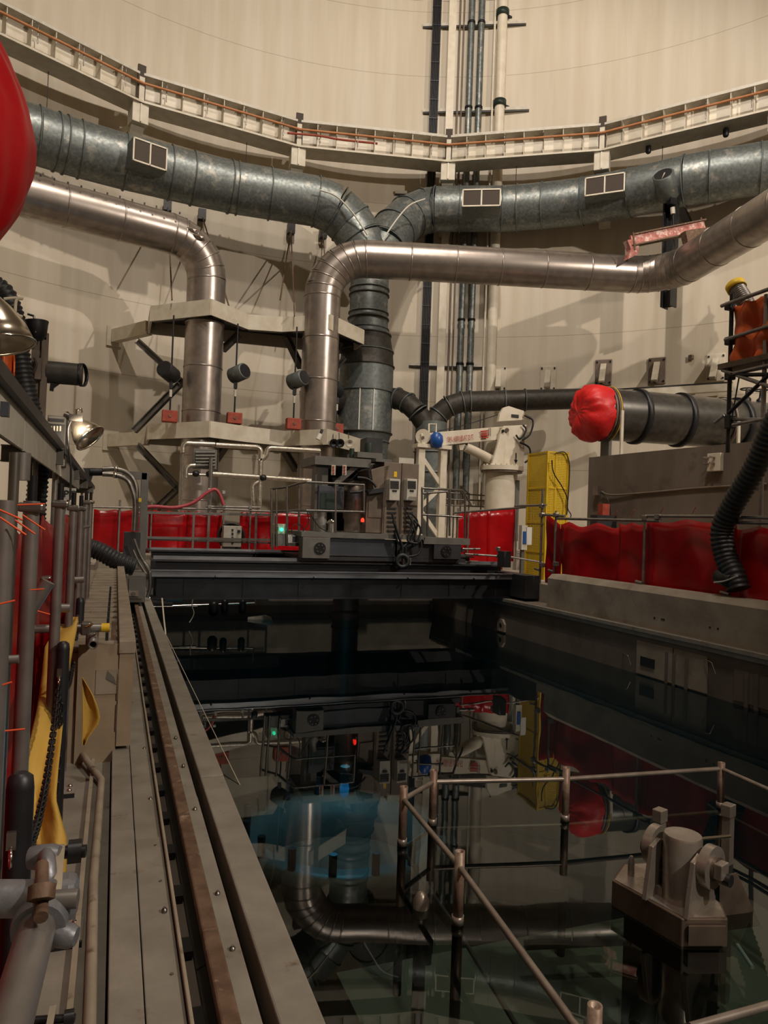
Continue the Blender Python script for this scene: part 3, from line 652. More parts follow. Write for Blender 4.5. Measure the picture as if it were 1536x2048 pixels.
# ================================================================== RIGHT SIDE: CONCRETE BLOCK, TANK, BRACKETS
cw = [P(1178, 915, Z=4.55), P(1275, 905, Z=4.55), P(1560, 878, Z=4.55)]
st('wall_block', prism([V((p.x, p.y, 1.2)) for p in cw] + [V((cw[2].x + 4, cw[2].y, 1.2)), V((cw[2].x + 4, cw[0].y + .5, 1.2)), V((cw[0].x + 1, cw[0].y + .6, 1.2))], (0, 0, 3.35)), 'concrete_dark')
d_ = (cw[2] - cw[1]).normalized(); nn = V((d_.y, -d_.x, 0)); nn = nn if nn.dot(V((-cw[1].x, -cw[1].y, 0))) > 0 else -nn
def onwall(x, y):
    d = ray(x, y); t = (cw[1] - V((0, 0, HC))).dot(nn) / d.dot(nn); return V((0, 0, HC)) + d * t
q = onwall(1434, 925); t = T('wall_fitting', (q.x, q.y, q.z - .3), 'beige four-hook fitting box on the right concrete block', 'fitting'); Rm = Matrix((d_, nn, V((0, 0, 1)))).transposed()
ob('plate', box(B(), q + nn * .06, (.36, .12, .42), Rm), 'cream', t, bevel=.01)
for a in (-.14, .03):
    for b in (-.04, .1): ob('hook', beam(q + nn * .12 + d_ * a + V((0, 0, b)), q + nn * .22 + d_ * (a - .07) + V((0, 0, b + .02)), .04, .04), 'brown_grey', t)
t = T('wall_conduit', onwall(1290, 988), 'thin conduit line along the right concrete block', 'conduit')
ob('conduit', tube(spline([onwall(x, y) + nn * .03 for x, y in ((1205, 983), (1225, 990), (1300, 985), (1400, 976), (1536, 968))], 4), .025, 6), 'brown_grey', t)
ob('outlet', box(B(), onwall(1196, 982) + nn * .06, (.2, .1, .25), Rm), 'brown_grey', t); ob('drop', tube(spline([onwall(1202, 984) + nn * .03, onwall(1218, 1000) + nn * .03, onwall(1222, 1030) + nn * .03], 4), .02, 6), 'black', t)
t = T('hazard_box', onwall(1258, 1020), 'small red box on a dark stand behind the right red sheeting', 'box')
q = onwall(1258, 1022) + nn * .9; ob('box', box(B(), q, (.22, .2, .3)), 'red_block', t); ob('stand', bx(q.x - .3, q.x + .3, q.y - .15, q.y + .15, 1.2, q.z - .15), 'grey_dark', t)
# tank / pipe spool with red cover
ca = P(1190, 827, Y=19.0); cb = P(1560, 856, Z=ca.z); ax = (cb - ca).normalized(); RC = .82
tk = T('pipe_spool', (ca.x, ca.y, 4.55), 'dark grey horizontal pipe spool with a red cloth cover tied over its end', 'spool')
def tkx(x): # point on axis under pixel column x
    lo, hi = 0.0, 1.0
    for _ in range(30):
        mid = (lo + hi) / 2; w = ca.lerp(cb, mid) - V((0, 0, HC)); u = w.dot(cx_) / w.dot(fwd) * F + 768
        if u < x: lo = mid
        else: hi = mid
    return ca.lerp(cb, lo)
ob('barrel', tube([ca, tkx(1275)], RC, 36), 'spool', tk); ob('barrel', tube([tkx(1275), tkx(1362)], RC, 36), 'spool', tk); ob('barrel', tube([tkx(1362), tkx(1425)], RC, 36), 'spool', tk); ob('barrel', tube([tkx(1425), cb], RC * .98, 36), 'spool', tk)
for x in (1272, 1358, 1470): ob('rubber_ring', band(tkx(x), ax, RC, .16, .07, 36), 'black', tk)
for x in (1206, 1212): ob('end_ring', band(tkx(x), ax, RC, .06, .05, 36), 'brown_grey', tk)
def cover():
    bm = lathe([(RC + .05, .25), (RC + .09, .1), (RC + .10, -.1), (RC + .04, -.3), (RC * .82, -.46), (RC * .68, -.52), (RC * .55, -.56), (RC * .4, -.585), (RC * .25, -.6), (.01, -.61)], ca, ax, 96)
    for v in bm.verts:
        q = v.co - ca; a_ = math.atan2(q.z, q.dot(V((-ax.y, ax.x, 0)))); rr_ = (q - ax * q.dot(ax)).length
        k = abs(N3((a_ * 2.2, rr_ * 1.5, 3), 1.6)) + .5 * abs(N3(v.co, 5))
        v.co += V((N3(v.co, 2.2), N3(v.co + V((9, 0, 0)), 2.2), N3(v.co + V((0, 9, 0)), 2.4))) * .06 - ax * k * .16 * min(1, rr_ / .4)
    return bm
cv = ob('end_cover', cover(), 'red_cloth', tk)
for i in range(5):
    a = P(1135 + 5 * i, 838 - 4 * i, D=21.4)
ob('cover_print', box(B(), ca - ax * .60 + V((-.02, -.10, -.12)), (.03, .22, .16), Matrix((ax, V((-ax.y, ax.x, 0)), V((0, 0, 1)))).transposed()), 'black', tk)
for x in (1214, 1440):
    c = tkx(x); ob('strap', band(c, ax, RC + .02, .09, .03, 36), 'brown_grey', tk)
    o = V((-ax.y, ax.x, 0)); o = o if o.y < 0 else -o
    ob('strap_post', beam(c + o * (RC + .06), V((c.x, c.y, 4.55)) + o * (RC + .06), .09, .06, up=V((0, 1, 0))), 'cream', tk)
    ob('saddle', box(B(), V((c.x, c.y, (4.55 + c.z - RC) / 2 + .06)), (.10, .5, c.z - RC - 4.55 + .12), Matrix((ax, V((-ax.y, ax.x, 0)), V((0, 0, 1)))).transposed()), 'grey_paint', tk)
for i, (x, y_) in enumerate(((1492, 800), (1520, 797))):
    c = tkx(x) + V((0, 0, RC)); h = .45
    ob('valve_stem', lathe([(.14, 0), (.14, .12), (.06, .2), (.04, h)], c - V((0, 0, .05)), n=12), 'blackmetal', tk); ob('handwheel', ringb(c + V((0, 0, h - .05)), V((0, 0, 1)), .2, .025, 18), 'blackmetal', tk)
ob('tape_wrap', band(tkx(1214) + V((0, 0, 0)), ax, RC + .05, .02, .02), 'yellow_tape', tk)
# ledge rail and brackets on the wall
lr = T('ledge_rail', P(1345, 783, R=RW - .5), 'pale horizontal ledge rail fixed to the wall above the pipe spool', 'rail')
a = P(1235, 788, R=RW - .7); b = P(1465, 778, R=RW - .7); b.z = a.z; ob('rail', beam(a, b, .25, .32), 'cream', lr); ob('rail_cap', beam(a + V((0, 0, .18)), b + V((0, 0, .18)), .3, .05), 'grey_dark', lr)
for i, (x, y_) in enumerate(((997, 757), (1096, 757), (1207, 745), (1314, 742), (1432, 735))):
    q = P(x, y_, R=RW - .06); n = (V((C0[0], C0[1], 0)) - V((q.x, q.y, 0))).normalized(); s = V((-n.y, n.x, 0)); Rm = Matrix((s, n, V((0, 0, 1)))).transposed()
    t = T('wall_bracket', (q.x, q.y, q.z - .7), 'bolted wall bracket plate with angled strut, number %s of five from the left' % ('one', 'two', 'three', 'four', 'five')[i], 'bracket', 'strut brackets along the lower wall')
    ob('plate', box(B(), q, (.72, .08, 1.15), Rm), 'cream' if i in (0, 1, 4) else 'brown_grey', t, bevel=.03)
    ob('strut', beam(q + V((0, 0, .35)) + n * .05, q + n * .75 + V((0, 0, -.55)), .24, .1), 'cream', t); ob('gusset', prism([q + n * .04 + V((0, 0, .1)), q + n * .7 + V((0, 0, -.55)), q + n * .04 + V((0, 0, -.55))], s * .05), 'brown_grey', t)
    for a in (-.28, .28):
        for b in (-.46, .46): ob('bolt', cyl(q + s * a + V((0, 0, b)) + n * .03, q + s * a + V((0, 0, b)) + n * .09, .04, 8), 'blackmetal', t)
t = T('junction_box', P(1382, 715, R=RW - .1), 'tiny brown junction box on the lit wall patch', 'box'); q = P(1382, 715, R=RW - .1); ob('box', box(B(), q, (.16, .16, .2)), 'brown_grey', t); ob('lid', box(B(), q - V((.02, .1, 0)), (.12, .04, .15)), 'rust', t)
# hanger support at upper right: grey column, drum, pink beam clamp
Yh = 22.8
a = P(1345, 325, Y=Yh); b = P(1366, 620, Y=Yh); t = T('support_column', (a.x, a.y, b.z), 'dark grey steel support column with a spring drum at upper right', 'column')
ob('column', ibeam((a.x, a.y, b.z), (a.x, a.y, a.z), .5, .42, .06, up=V((.35, -1, 0)).normalized()), 'grey_dark', t)
ob('top_plate', box(B(), (a.x, a.y, a.z), (.5, .5, .06)), 'galv_grey', t)
ob('knee_brace', beam(P(1352, 395, Y=Yh), P(1380, 455, Y=Yh + 1.2), .3, .2), 'grey_dark', t)
q = P(1326, 348, Y=Yh - .6); axd = V((.75, .5, -.62)).normalized()
ob('spring_drum', lathe([(.36, 0), (.40, .03), (.40, 1.0), (.34, 1.05)], q, axd, 28), 'galv_grey', t); ob('drum_mouth', cyl(q - axd * .015, q + axd * .02, .33, 24), 'black', t); ob('drum_plate', prism([q + V((-.12, -.1, -.3)), q + V((.28, 0, .02)), q + V((.3, 0, .1)), q + V((.02, -.05, -.02))], axd * -.06), 'pale', t)
ob('clevis', box(B(), P(1344, 400, Y=Yh - .4), (.3, .2, .4)), 'blackmetal', t); ob('turnbuckle', cyl(P(1345, 415, Y=Yh - .4), P(1346, 428, Y=Yh - .4), .09, 10), 'pale', t); ob('rod', cyl(P(1346, 428, Y=Yh - .4), P(1348, 480, Y=Yh - .4), .04, 8), 'blackmetal', t)
Yh = 21.9
t = T('beam_clamp', P(1340, 500, Y=Yh - .5), 'faded red beam clamp gripping the shiny pipe bend', 'clamp')
a = P(1262, 482, Y=Yh - .3); b = P(1408, 452, Y=Yh - .9)
ob('channel', beam(a, b, .12, .38), 'pink_steel', t); ob('flange', beam(a + V((0, 0, .2)), b + V((0, 0, .2)), .3, .05), 'rust', t); ob('flange', beam(a - V((0, 0, .2)), b - V((0, 0, .2)), .3, .05), 'rust', t)
ob('jaw', prism([P(1255, 480, Y=Yh - .4), P(1280, 476, Y=Yh - .4), P(1276, 508, Y=Yh - .4), P(1256, 518, Y=Yh - .4), P(1262, 498, Y=Yh - .4)], (0, .25, 0)), 'pink_steel', t); ob('jaw', beam(P(1368, 475, Y=Yh - 1.0), P(1412, 468, Y=Yh - 1.1), .3, .4), 'rust', t)
for p in (((1266, 465), (1270, 500)), ((1402, 435), (1406, 470)), ((1372, 465), (1366, 522))): ob('threaded_rod', cyl(P(*p[0], Y=Yh - .7), P(*p[1], Y=Yh - .7), .035, 6), 'rust', t)
# ================================================================== JIB CRANE AND REST
YC = 21.4
def C_(x, y, Y=YC): return P(x, y, Y=Y)
base = C_(1012, 1000); pw = abs(C_(1042, 980).x - C_(981, 980).x) / 2
jc = T('jib_crane', (base.x, base.y, 1.45), 'cream hydraulic jib crane with red load lettering on its boom', 'crane')
zf = C_(1012, 942).z; zf2 = C_(1012, 932).z; cx0 = C_(1012, 940).x
ctr = V((cx0, YC + .3, 0))
ob('pedestal', cyl(ctr + V((0, 0, 1.45)), ctr + V((0, 0, zf)), pw * .93, 32), 'ivory', jc)
ob('slew_flange', cyl(ctr + V((0, 0, zf - .05)), ctr + V((0, 0, zf + .02)), pw * 1.2, 32), 'brown_grey', jc); ob('slew_ring', cyl(ctr + V((0, 0, zf + .02)), ctr + V((0, 0, zf2)), pw * 1.26, 32), 'ivory', jc)
src = None
for k in range(24):
    a = k * math.pi / 12; c = ctr + V((pw * 1.17 * math.cos(a), pw * 1.17 * math.sin(a), zf2 + .02))
    if src is None: src = ob('flange_bolt', cyl(c - V((0, 0, .02)), c + V((0, 0, .03)), .035, 6), 'ivory', jc)
    else: inst(src, jc, c)
ob('ladder_channel', beam(ctr + V((pw * .6, -pw * .78, 2.0)), ctr + V((pw * .6, -pw * .78, zf - .3)), .14, .1, up=V((0, 1, 0))), 'grey_paint', jc)
tl = C_(985, 932); tr = C_(1046, 930); ml = C_(1003, 852); mr = C_(1054, 850)
for yo, nm in ((-.05, 'housing_cheek'), (.75, 'housing_cheek')):
    ob(nm, prism([V((tl.x, YC + yo, zf2)), V((tr.x, YC + yo, zf2)), V((tr.x + .02, YC + yo, mr.z - .1)), V((mr.x - .02, YC + yo, mr.z)), V((ml.x + .05, YC + yo, ml.z)), V((ml.x - .08, YC + yo, ml.z - .35))], (0, .12, 0)), 'ivory', jc, bevel=.015)
ob('housing_back', bx(tl.x + .35, tr.x, YC + .05, YC + .75, zf2, C_(1030, 895).z), 'ivory', jc)
ob('housing_rib', prism([V((tl.x - .05, YC - .05, zf2)), V((tl.x + .3, YC - .2, zf2)), V((ml.x + .1, YC - .12, ml.z - .3)), V((ml.x - .05, YC - .05, ml.z - .3))], (0, .1, 0)), 'ivory', jc)
w = C_(1022, 836); ob('winch_frame', prism([C_(997, 843, YC + .0), C_(1047, 840, YC), C_(1048, 822, YC), C_(1036, 818, YC), C_(1018, 812, YC), C_(1008, 815, YC), C_(1000, 828, YC)], (0, .14, 0)), 'ivory', jc, bevel=.01)
ob('winch_frame', prism([C_(997, 843, YC + .6), C_(1047, 840, YC + .6), C_(1048, 822, YC + .6), C_(1036, 818, YC + .6), C_(1008, 815, YC + .6), C_(1000, 828, YC + .6)], (0, .1, 0)), 'ivory', jc)
ob('winch_drum', cyl(C_(1030, 828, YC + .12), C_(1030, 828, YC + .62), .17, 18), 'rope', jc); ob('winch_window', box(B(), C_(1030, 832, YC - .01), (.28, .03, .1)), 'black', jc)
ob('winch_motor', cyl(C_(1046, 830), C_(1060, 836), .08, 12), 'chrome', jc); ob('pivot_pin', cyl(C_(1014, 860, YC - .12), C_(1014, 860, YC - .02), .07, 12), 'brown_grey', jc); ob('pivot_pin', cyl(C_(1006, 862, YC - .12), C_(1006, 862, YC - .02), .05, 12), 'black', jc)
b0 = C_(1008, 866, YC + .35); b1 = C_(838, 882, YC - .15); ob('boom', beam(b0, b1, .34, .44), 'ivory', jc, bevel=.015)
bd = (b1 - b0).normalized(); bu = V((0, 0, 1)) - bd * bd.z; bu.normalize(); bn = bd.cross(bu); bn = bn if bn.y < 0 else -bn
ob('boom_tip', cyl(C_(846, 873, YC - .3), C_(846, 873, YC + .1), .24, 20), 'ivory', jc); ob('tip_pin', cyl(C_(846, 875, YC - .36), C_(846, 875, YC + .16), .05, 10), 'brown_grey', jc)
ob('boom_guard', tube([C_(858, 876, YC - .2), C_(858, 848, YC - .2), C_(872, 848, YC - .2), C_(872, 876, YC - .2)], .03, 6), 'ivory', jc)
ob('boom_lug', prism([C_(918, 890), C_(931, 888), C_(926, 900), C_(920, 900)], (0, .2, 0)), 'ivory', jc)
ob('lift_cylinder', cyl(C_(930, 893, YC + .1), C_(988, 922, YC + .3), .16, 16), 'ivory', jc); ob('lift_rod', cyl(C_(921, 890, YC + .1), C_(932, 894, YC + .1), .09, 12), 'chrome', jc)
ob('hoist_rope', tube(spline([C_(1018, 822, YC + .3), C_(930, 850, YC + .2), C_(850, 868, YC)], 4), .015, 5), 'blackmetal', jc)
for pts_ in (((1052, 832), (1066, 842), (1060, 868), (1045, 880)), ((1040, 885), (1058, 895), (1060, 915), (1050, 925)), ((1046, 850), (1052, 860), (1040, 878), (1032, 870))): ob('hydraulic_hose', tube(spline([C_(x, y, YC - .15) for x, y in pts_], 5), .035, 6), 'rubber', jc)
ob('hook_ball', lathe([(.02, -.3), (.17, -.24), (.22, -.05), (.2, .12), (.1, .22)], C_(873, 879, YC - .42), n=20), 'blue_ball', jc)
Rt = Matrix((-bd, bu, bn)).transposed()
text('load_lettering', 'SWL 4,000 LBS AT 25 FT', .25, C_(891, 885, YC - .1) + bn * .14, Rt @ Matrix.Diagonal((.40, 1, 1)), 'red_lettering', jc)
qq = C_(965, 869, YC + .08) + bn * .12
for i, wd_ in enumerate((.30, .27, .30, .22)): ob('decal_line', box(B(), qq + bu * (.10 - .07 * i), (wd_, .03, .042), Matrix((-bd, bn, bu)).transposed()), 'red_lettering', jc)
for x in (978, 981): ob('boom_mark', beam(C_(x, 856, YC - .02), C_(x, 872, YC - .02), .02, .02), 'brown_grey', jc)
q = C_(1032, 916, YC - .06); ob('arrow_mark', prism([q + V(p) for p in ((-.02, 0, .17), (.02, 0, .17), (.02, 0, -.06), (.07, 0, -.06), (0, 0, -.2), (-.07, 0, -.06), (-.02, 0, -.06))], (0, .03, 0)), 'black', jc)
rs_ = T('boom_rest', C_(862, 1055, YC - .15), 'cream lattice boom rest stand holding the crane boom', 'stand')
xa = C_(840, 950, YC - .15); xb = C_(884, 950, YC - .15); zt_ = C_(860, 897, YC - .15).z
for xx, wz in ((xa.x, .22), (xb.x, .22)): ob('post', bx(xx - wz / 2, xx + wz / 2, YC - .26, YC - .04, 1.45, zt_), 'ivory', rs_)
ob('top_beam', bx(xa.x - .2, xb.x + .22, YC - .35, YC + .1, zt_, zt_ + .12), 'ivory', rs_)
for (z0, z1, fl) in ((zt_ - .25, zt_ - 1.2, 0), (zt_ - 1.2, zt_ - 1.95, 1), (zt_ - 1.95, 2.0, 0)):
    x0, x1 = (xa.x, xb.x) if not fl else (xb.x, xa.x); ob('lattice_brace', beam((x0, YC - .15, z0), (x1, YC - .15, z1), .1, .13), 'ivory', rs_)
# ================================================================== YELLOW MESH CAGE
cg = P(1087, 1190, Y=15.0); zc1 = P(1087, 901, Y=15.0).z; x2 = P(1135, 950, Y=15.0).x; y2 = P(1057, 950, X=cg.x).y; zc0 = .80
yc = T('mesh_cage', (cg.x, 15.0, zc0), 'tall yellow mesh cage tower beside the jib crane', 'cage')
X0, X1, Y0_, Y1_ = cg.x, x2, 15.0, y2
for x in (X0, X1):
    for yy in (Y0_, Y1_): ob('post', bx(x - .025, x + .025, yy - .025, yy + .025, zc0, zc1), 'yellow', yc)
ob('post', bx(X0 + .21, X0 + .25, Y0_ - .02, Y0_ + .02, zc0, zc1), 'yellow', yc)
for yv in (903, 975, 1045, 1105, 1160, 1196):
    z = P(1087, yv, Y=15.0).z
    for a, b in (((X0, Y0_), (X1, Y0_)), ((X0, Y0_), (X0, Y1_)), ((X1, Y0_), (X1, Y1_)), ((X0, Y1_), (X1, Y1_))): ob('ring_bar', beam((*a, z), (*b, z), .03, .04), 'yellow', yc)
for a, b in (((X0, Y0_), (X1, Y0_)), ((X0, Y0_), (X0, Y1_)), ((X1, Y0_), (X1, Y1_)), ((X0, Y1_), (X1, Y1_))): ob('mesh_panel', beam((*a, (zc0 + zc1) / 2), (*b, (zc0 + zc1) / 2), .006, zc1 - zc0 - .06), 'yellow_mesh', yc)
ob('cable', tube(spline([P(x, y, Y=14.9) for x, y in ((1104, 920), (1107, 945), (1125, 975), (1135, 1000), (1133, 1030))], 5), .014, 6), 'black', yc); ob('cable', tube(spline([P(x, y, Y=14.95) for x, y in ((1112, 906), (1130, 905), (1139, 930), (1137, 985), (1135, 1015), (1142, 1030), (1138, 1040))], 5), .014, 6), 'black', yc)
ob('safety_notice', box(B(), P(1058, 1072, Y=14.9), (.14, .03, .42)), 'white', yc)
# control post beside the cage
t = T('control_post', P(1046, 1190, Y=15.4), 'small grey control post with blue window between fence and yellow cage', 'control'); q = P(1046, 1075, Y=15.4)
ob('post', bx(q.x - .04, q.x + .04, 15.38, 15.46, .8, q.z), 'grey_paint', t); ob('box', box(B(), q, (.16, .14, .6)), 'pale', t); ob('window', box(B(), q + V((.0, -.08, 0)), (.09, .02, .3)), 'blue_ball', t)
# ================================================================== MANIPULATOR BRIDGE
def fbox(x0, y0, x1, y1, Y, depth, bm=None):
    xm = (x0 + x1) / 2; ym = (y0 + y1) / 2
    return bx(P(x0, ym, Y=Y).x, P(x1, ym, Y=Y).x, Y, Y + depth, P(xm, y1, Y=Y).z, P(xm, y0, Y=Y).z, bm)
bg = T('refuelling_bridge', (4.6, 15.8, .8), 'dark long girder bridge spanning the pool on rails', 'bridge')
ob('front_girder', bx(.78, 8.72, 14.62, 14.95, .80, 1.25), 'girder_dark', bg, bevel=.01)
ob('girder_flange', bx(.70, 8.72, 14.55, 15.0, .80, .84), 'girder_dark', bg)
ob('walkway_edge', bx(.66, 8.9, 14.48, 14.56, 1.24, 1.36), 'girder_edge', bg, bevel=.006)
ob('walkway_lip', bx(.66, 8.9, 14.44, 14.56, 1.36, 1.375), 'girder_edge', bg)
ob('walkway_plate', bx(.66, 8.9, 14.56, 15.25, 1.27, 1.30), 'girder_dark', bg)
ob('main_girder', bx(.78, 8.72, 15.25, 15.6, .80, 1.50), 'girder_dark', bg)
ob('girder_cap', bx(.70, 8.8, 15.15, 15.75, 1.50, 1.535), 'grey_dark', bg); ob('trolley_rail', bx(.75, 8.7, 15.40, 15.46, 1.535, 1.60), 'girder_edge', bg)
ob('rear_girder', bx(.78, 8.72, 16.9, 17.25, .80, 1.62), 'girder_dark', bg); ob('girder_cap', bx(.70, 8.8, 16.8, 17.4, 1.62, 1.655), 'grey_dark', bg); ob('trolley_rail', bx(.75, 8.7, 17.05, 17.11, 1.655, 1.70), 'girder_edge', bg)
ob('rear_walkway', bx(.70, 8.8, 17.4, 18.1, 1.6, 1.64), 'grey_dark', bg)
for x in (1.9, 3.9, 6.0, 7.6): ob('edge_bolt', cyl((x, 14.40, 1.27), (x, 14.48, 1.27), .022, 8), 'girder_edge', bg)
for i in range(7): ob('girder_stiffener', bx(1.3 + i * 1.15, 1.33 + i * 1.15, 14.60, 14.62, .84, 1.24), 'girder_dark', bg)
# end trucks and wheels
q0 = P(252, 1150, Y=12.9); q1 = P(290, 1205, Y=12.9)
ob('end_truck', bx(q0.x, q1.x, 12.9, 17.6, .93, q0.z), 'grey_paint', bg, bevel=.01); ob('truck_nose', bx(q0.x + .05, q1.x - .05, 12.86, 12.9, 1.0, q0.z - .05), 'grey_paint', bg)
qb = P(267, 1187, Y=12.84); ob('truck_bolt', box(B(), qb, (.16, .06, .09)), 'brass_grey', bg); ob('truck_bolt', cyl(qb + V((0, -.06, 0)), qb, .035, 8), 'steel', bg)
for yy in (13.2, 17.2): ob('wheel', cyl((.33, yy, .985), (.44, yy, .985), .09, 18), 'grey_dark', bg)
ob('end_truck', bx(8.58, 8.95, 13.9, 17.6, .86, 1.38), 'grey_dark', bg, bevel=.01); ob('bumper_post', fbox(1008, 1103, 1022, 1135, 14.6, .3), 'grey_dark', bg)
ob('mast', cyl((5.52, 17.36, -3.5), (5.52, 17.36, 1.62), .33, 28), 'brown_grey', bg); ob('mast_band', band((5.52, 17.36, .2), V((0, 0, 1)), .33, .06, .03), 'rust', bg)
# bridge handrail on the far walkway
for x in (292, 385, 415, 510, 545): q = P(x, 1100, Y=18.0); ob('rail_post', bx(q.x - .025, q.x + .025, 17.98, 18.03, 1.6, P(x, 1025, Y=18.0).z), 'grey_paint', bg)
for yv, r in ((1025, .03), (1075, .025)):
    a = P(288, yv, Y=18.0); b = P(545, yv + 5, Y=18.0); ob('hand_rail', beam(a, b, .05, .06), 'grey_paint', bg)
ob('toe_pipe', cyl(P(290, 1078, Y=18.05), P(545, 1086, Y=18.05), .025, 8), 'tubesteel', bg)
# gantry post with conduit arch on the bridge's left end
gp = T('cable_gantry', P(285, 1130, Y=14.3), 'grey cable gantry post with two arched conduits at the bridge end', 'gantry')
ob('post', fbox(279, 945, 294, 1135, 14.3, .15), 'grey_paint', gp, bevel=.008); ob('head_beam', fbox(245, 943, 294, 958, 14.3, .15), 'grey_paint', gp); ob('junction', fbox(247, 1064, 280, 1128, 14.1, .3), 'grey_dark', gp, bevel=.01)
for o_ in (0, 1):
    pts_ = [P(x, y, Y=14.15 - .1 * o_) for x, y in (((205, 938), (232, 938), (258, 948), (272, 972), (273, 1005), (271, 1062)) if o_ == 0 else ((205, 948), (230, 950), (254, 960), (266, 985), (270, 1010), (268, 1062)))]
    ob('conduit', tube(spline(pts_, 6), .045, 10), 'steel', gp)
    ob('conduit_collar', band(pts_[1], pts_[1] - pts_[0], .045, .07, .015, 12), 'chrome', gp)
ob('gland', cyl(P(180, 944, Y=14.2), P(207, 944, Y=14.2), .07, 12), 'blackmetal', gp); ob('gland_tray', prism([P(166, 936, Y=14.2), P(190, 936, Y=14.2), P(180, 968, Y=14.2)], (0, .1, 0)), 'grey_dark', gp); ob('yellow_tag', box(B(), P(280, 1000, Y=14.0), (.05, .05, .07)), 'yellow_tape', gp)
for pts_ in (((275, 1098), (285, 1120), (298, 1140), (300, 1175), (294, 1195)), ((268, 1078), (280, 1110), (300, 1145)), ((266, 1100), (276, 1122), (292, 1148))):
    ob('flex_cable', tube(spline([P(x, y, Y=13.6) for x, y in pts_], 6), .03, 8), 'steel', gp)
fd = ob('flexible_duct', hosebm([P(x, y, Y=12.4) for x, y in ((162, 1130), (160, 1108), (175, 1096), (200, 1103), (235, 1122), (272, 1136))], .15, .06, .1, 16), 'rubber', None, 'black crumpled flexible duct lying by the bridge end truck', 'duct')
# ================================================================== TROLLEY MACHINE
tr_ = T('refuelling_trolley', (5.8, 16.0, 1.6), 'grey refuelling machine trolley with cabinets and handrails on the bridge', 'machine'); Ym = 15.0
ob('side_frame', fbox(655, 1078, 795, 1113, Ym + .1, .15), 'panel_blue', tr_, bevel=.01); ob('side_frame', fbox(790, 1085, 922, 1118, Ym + .1, .15), 'grey_dark', tr_)
ob('wheel_box', fbox(605, 1075, 660, 1117, Ym, .35), 'grey_paint', tr_, bevel=.01); ob('wheel_box', fbox(868, 1090, 922, 1118, Ym, .3), 'grey_dark', tr_)
for x, y_ in ((640, 1097), (893, 1103)):
    q = P(x, y_, Y=Ym - .02); ob('wheel_hub', cyl(q, q + V((0, .06, 0)), .13, 20), 'blackmetal', tr_)
    for k in range(6): ob('hub_bolt', cyl(q + V((.08 * math.cos(k), -.02, .08 * math.sin(k))), q + V((.08 * math.cos(k), 0, .08 * math.sin(k))), .015, 6), 'steel', tr_)
ob('lower_rail', bx(P(605, 1118, Y=Ym).x, P(935, 1120, Y=Ym).x, 15.1, 17.2, 1.58, 1.66), 'grey_dark', tr_)
ob('deck', bx(P(603, 1070, Y=Ym).x, P(850, 1070, Y=Ym).x, Ym, 17.3, P(700, 1076, Y=Ym).z, P(700, 1066, Y=Ym).z), 'grey_paint', tr_); ob('deck_edge', fbox(848, 1076, 940, 1089, Ym, .5), 'grey_paint', tr_)
Yc = 15.5
ob('equipment_cabinet', fbox(766, 925, 801, 1072, Yc, 1.1), 'brown_grey', tr_, bevel=.01); ob('equipment_cabinet', fbox(802, 927, 836, 1072, Yc, 1.1), 'brown_grey', tr_, bevel=.01)
for x0, x1 in ((768, 799), (803, 834)): ob('cabinet_door', fbox(x0, 1010, x1, 1070, Yc - .02, .03), 'brown_grey', tr_, bevel=.004)
for x0, x1 in ((779, 800), (814, 834)):
    ac = ob('cooling_unit', fbox(x0, 958, x1, 1001, Yc - .2, .22), 'pale', tr_, bevel=.01)
    for k in range(4): ob('louvre', fbox(x0 + 2, 962 + 4 * k, x1 - 2, 965 + 4 * k, Yc - .215, .02), 'grey_dark', ac)
    ob('badge', fbox(x0 + 6, 980, x1 - 6, 983, Yc - .215, .02), 'black', ac)
ob('warning_label', fbox(788, 943, 794, 954, Yc - .01, .02), 'yellow_tape', tr_)
for k in range(6):
    for x0 in (775, 808): ob('plug_row', fbox(x0, 1015 + 9 * k, x0 + 18, 1018 + 9 * k, Yc - .05, .03), 'grey_dark', tr_)
cs = prism([P(748, 985, Y=Yc), P(766, 985, Y=Yc), P(780, 930, Y=Yc), P(760, 934, Y=Yc), P(742, 940, Y=Yc)], (0, 1.0, 0)); ob('console', cs, 'brown_grey', tr_, bevel=.01)
ob('console_base', fbox(732, 985, 766, 1066, Yc + .05, .9), 'brown_grey', tr_, bevel=.01); ob('console_shelf', prism([P(735, 980, Y=Yc - .2), P(770, 975, Y=Yc - .2), P(768, 984, Y=Yc - .2), P(738, 988, Y=Yc - .2)], (0, .4, 0)), 'grey_dark', tr_); ob('desk_panel', fbox(737, 1000, 763, 1035, Yc + .03, .02), 'brown_grey', tr_)
ob('terminal_box', fbox(752, 918, 784, 924, Yc, .6), 'grey_paint', tr_); ob('terminal_box', fbox(798, 916, 828, 927, Yc + .1, .4), 'pale', tr_)
Yf = 15.9
ob('machine_frame', fbox(630, 915, 655, 1062, Yf, .35), 'grey_paint', tr_); ob('frame_head', fbox(630, 915, 742, 932, Yf - .25, 1.4), 'grey_paint', tr_); ob('frame_back', fbox(655, 930, 740, 1062, Yf + .9, .1), 'grey_dark', tr_)
ob('lower_cabinet', fbox(637, 972, 688, 1022, Yf - .1, .6), 'panel_blue', tr_, bevel=.01); ob('cabinet_door', fbox(641, 986, 669, 1018, Yf - .13, .03), 'green_paint', tr_); ob('cabinet_door', fbox(671, 986, 686, 1018, Yf - .13, .03), 'grey_dark', tr_)
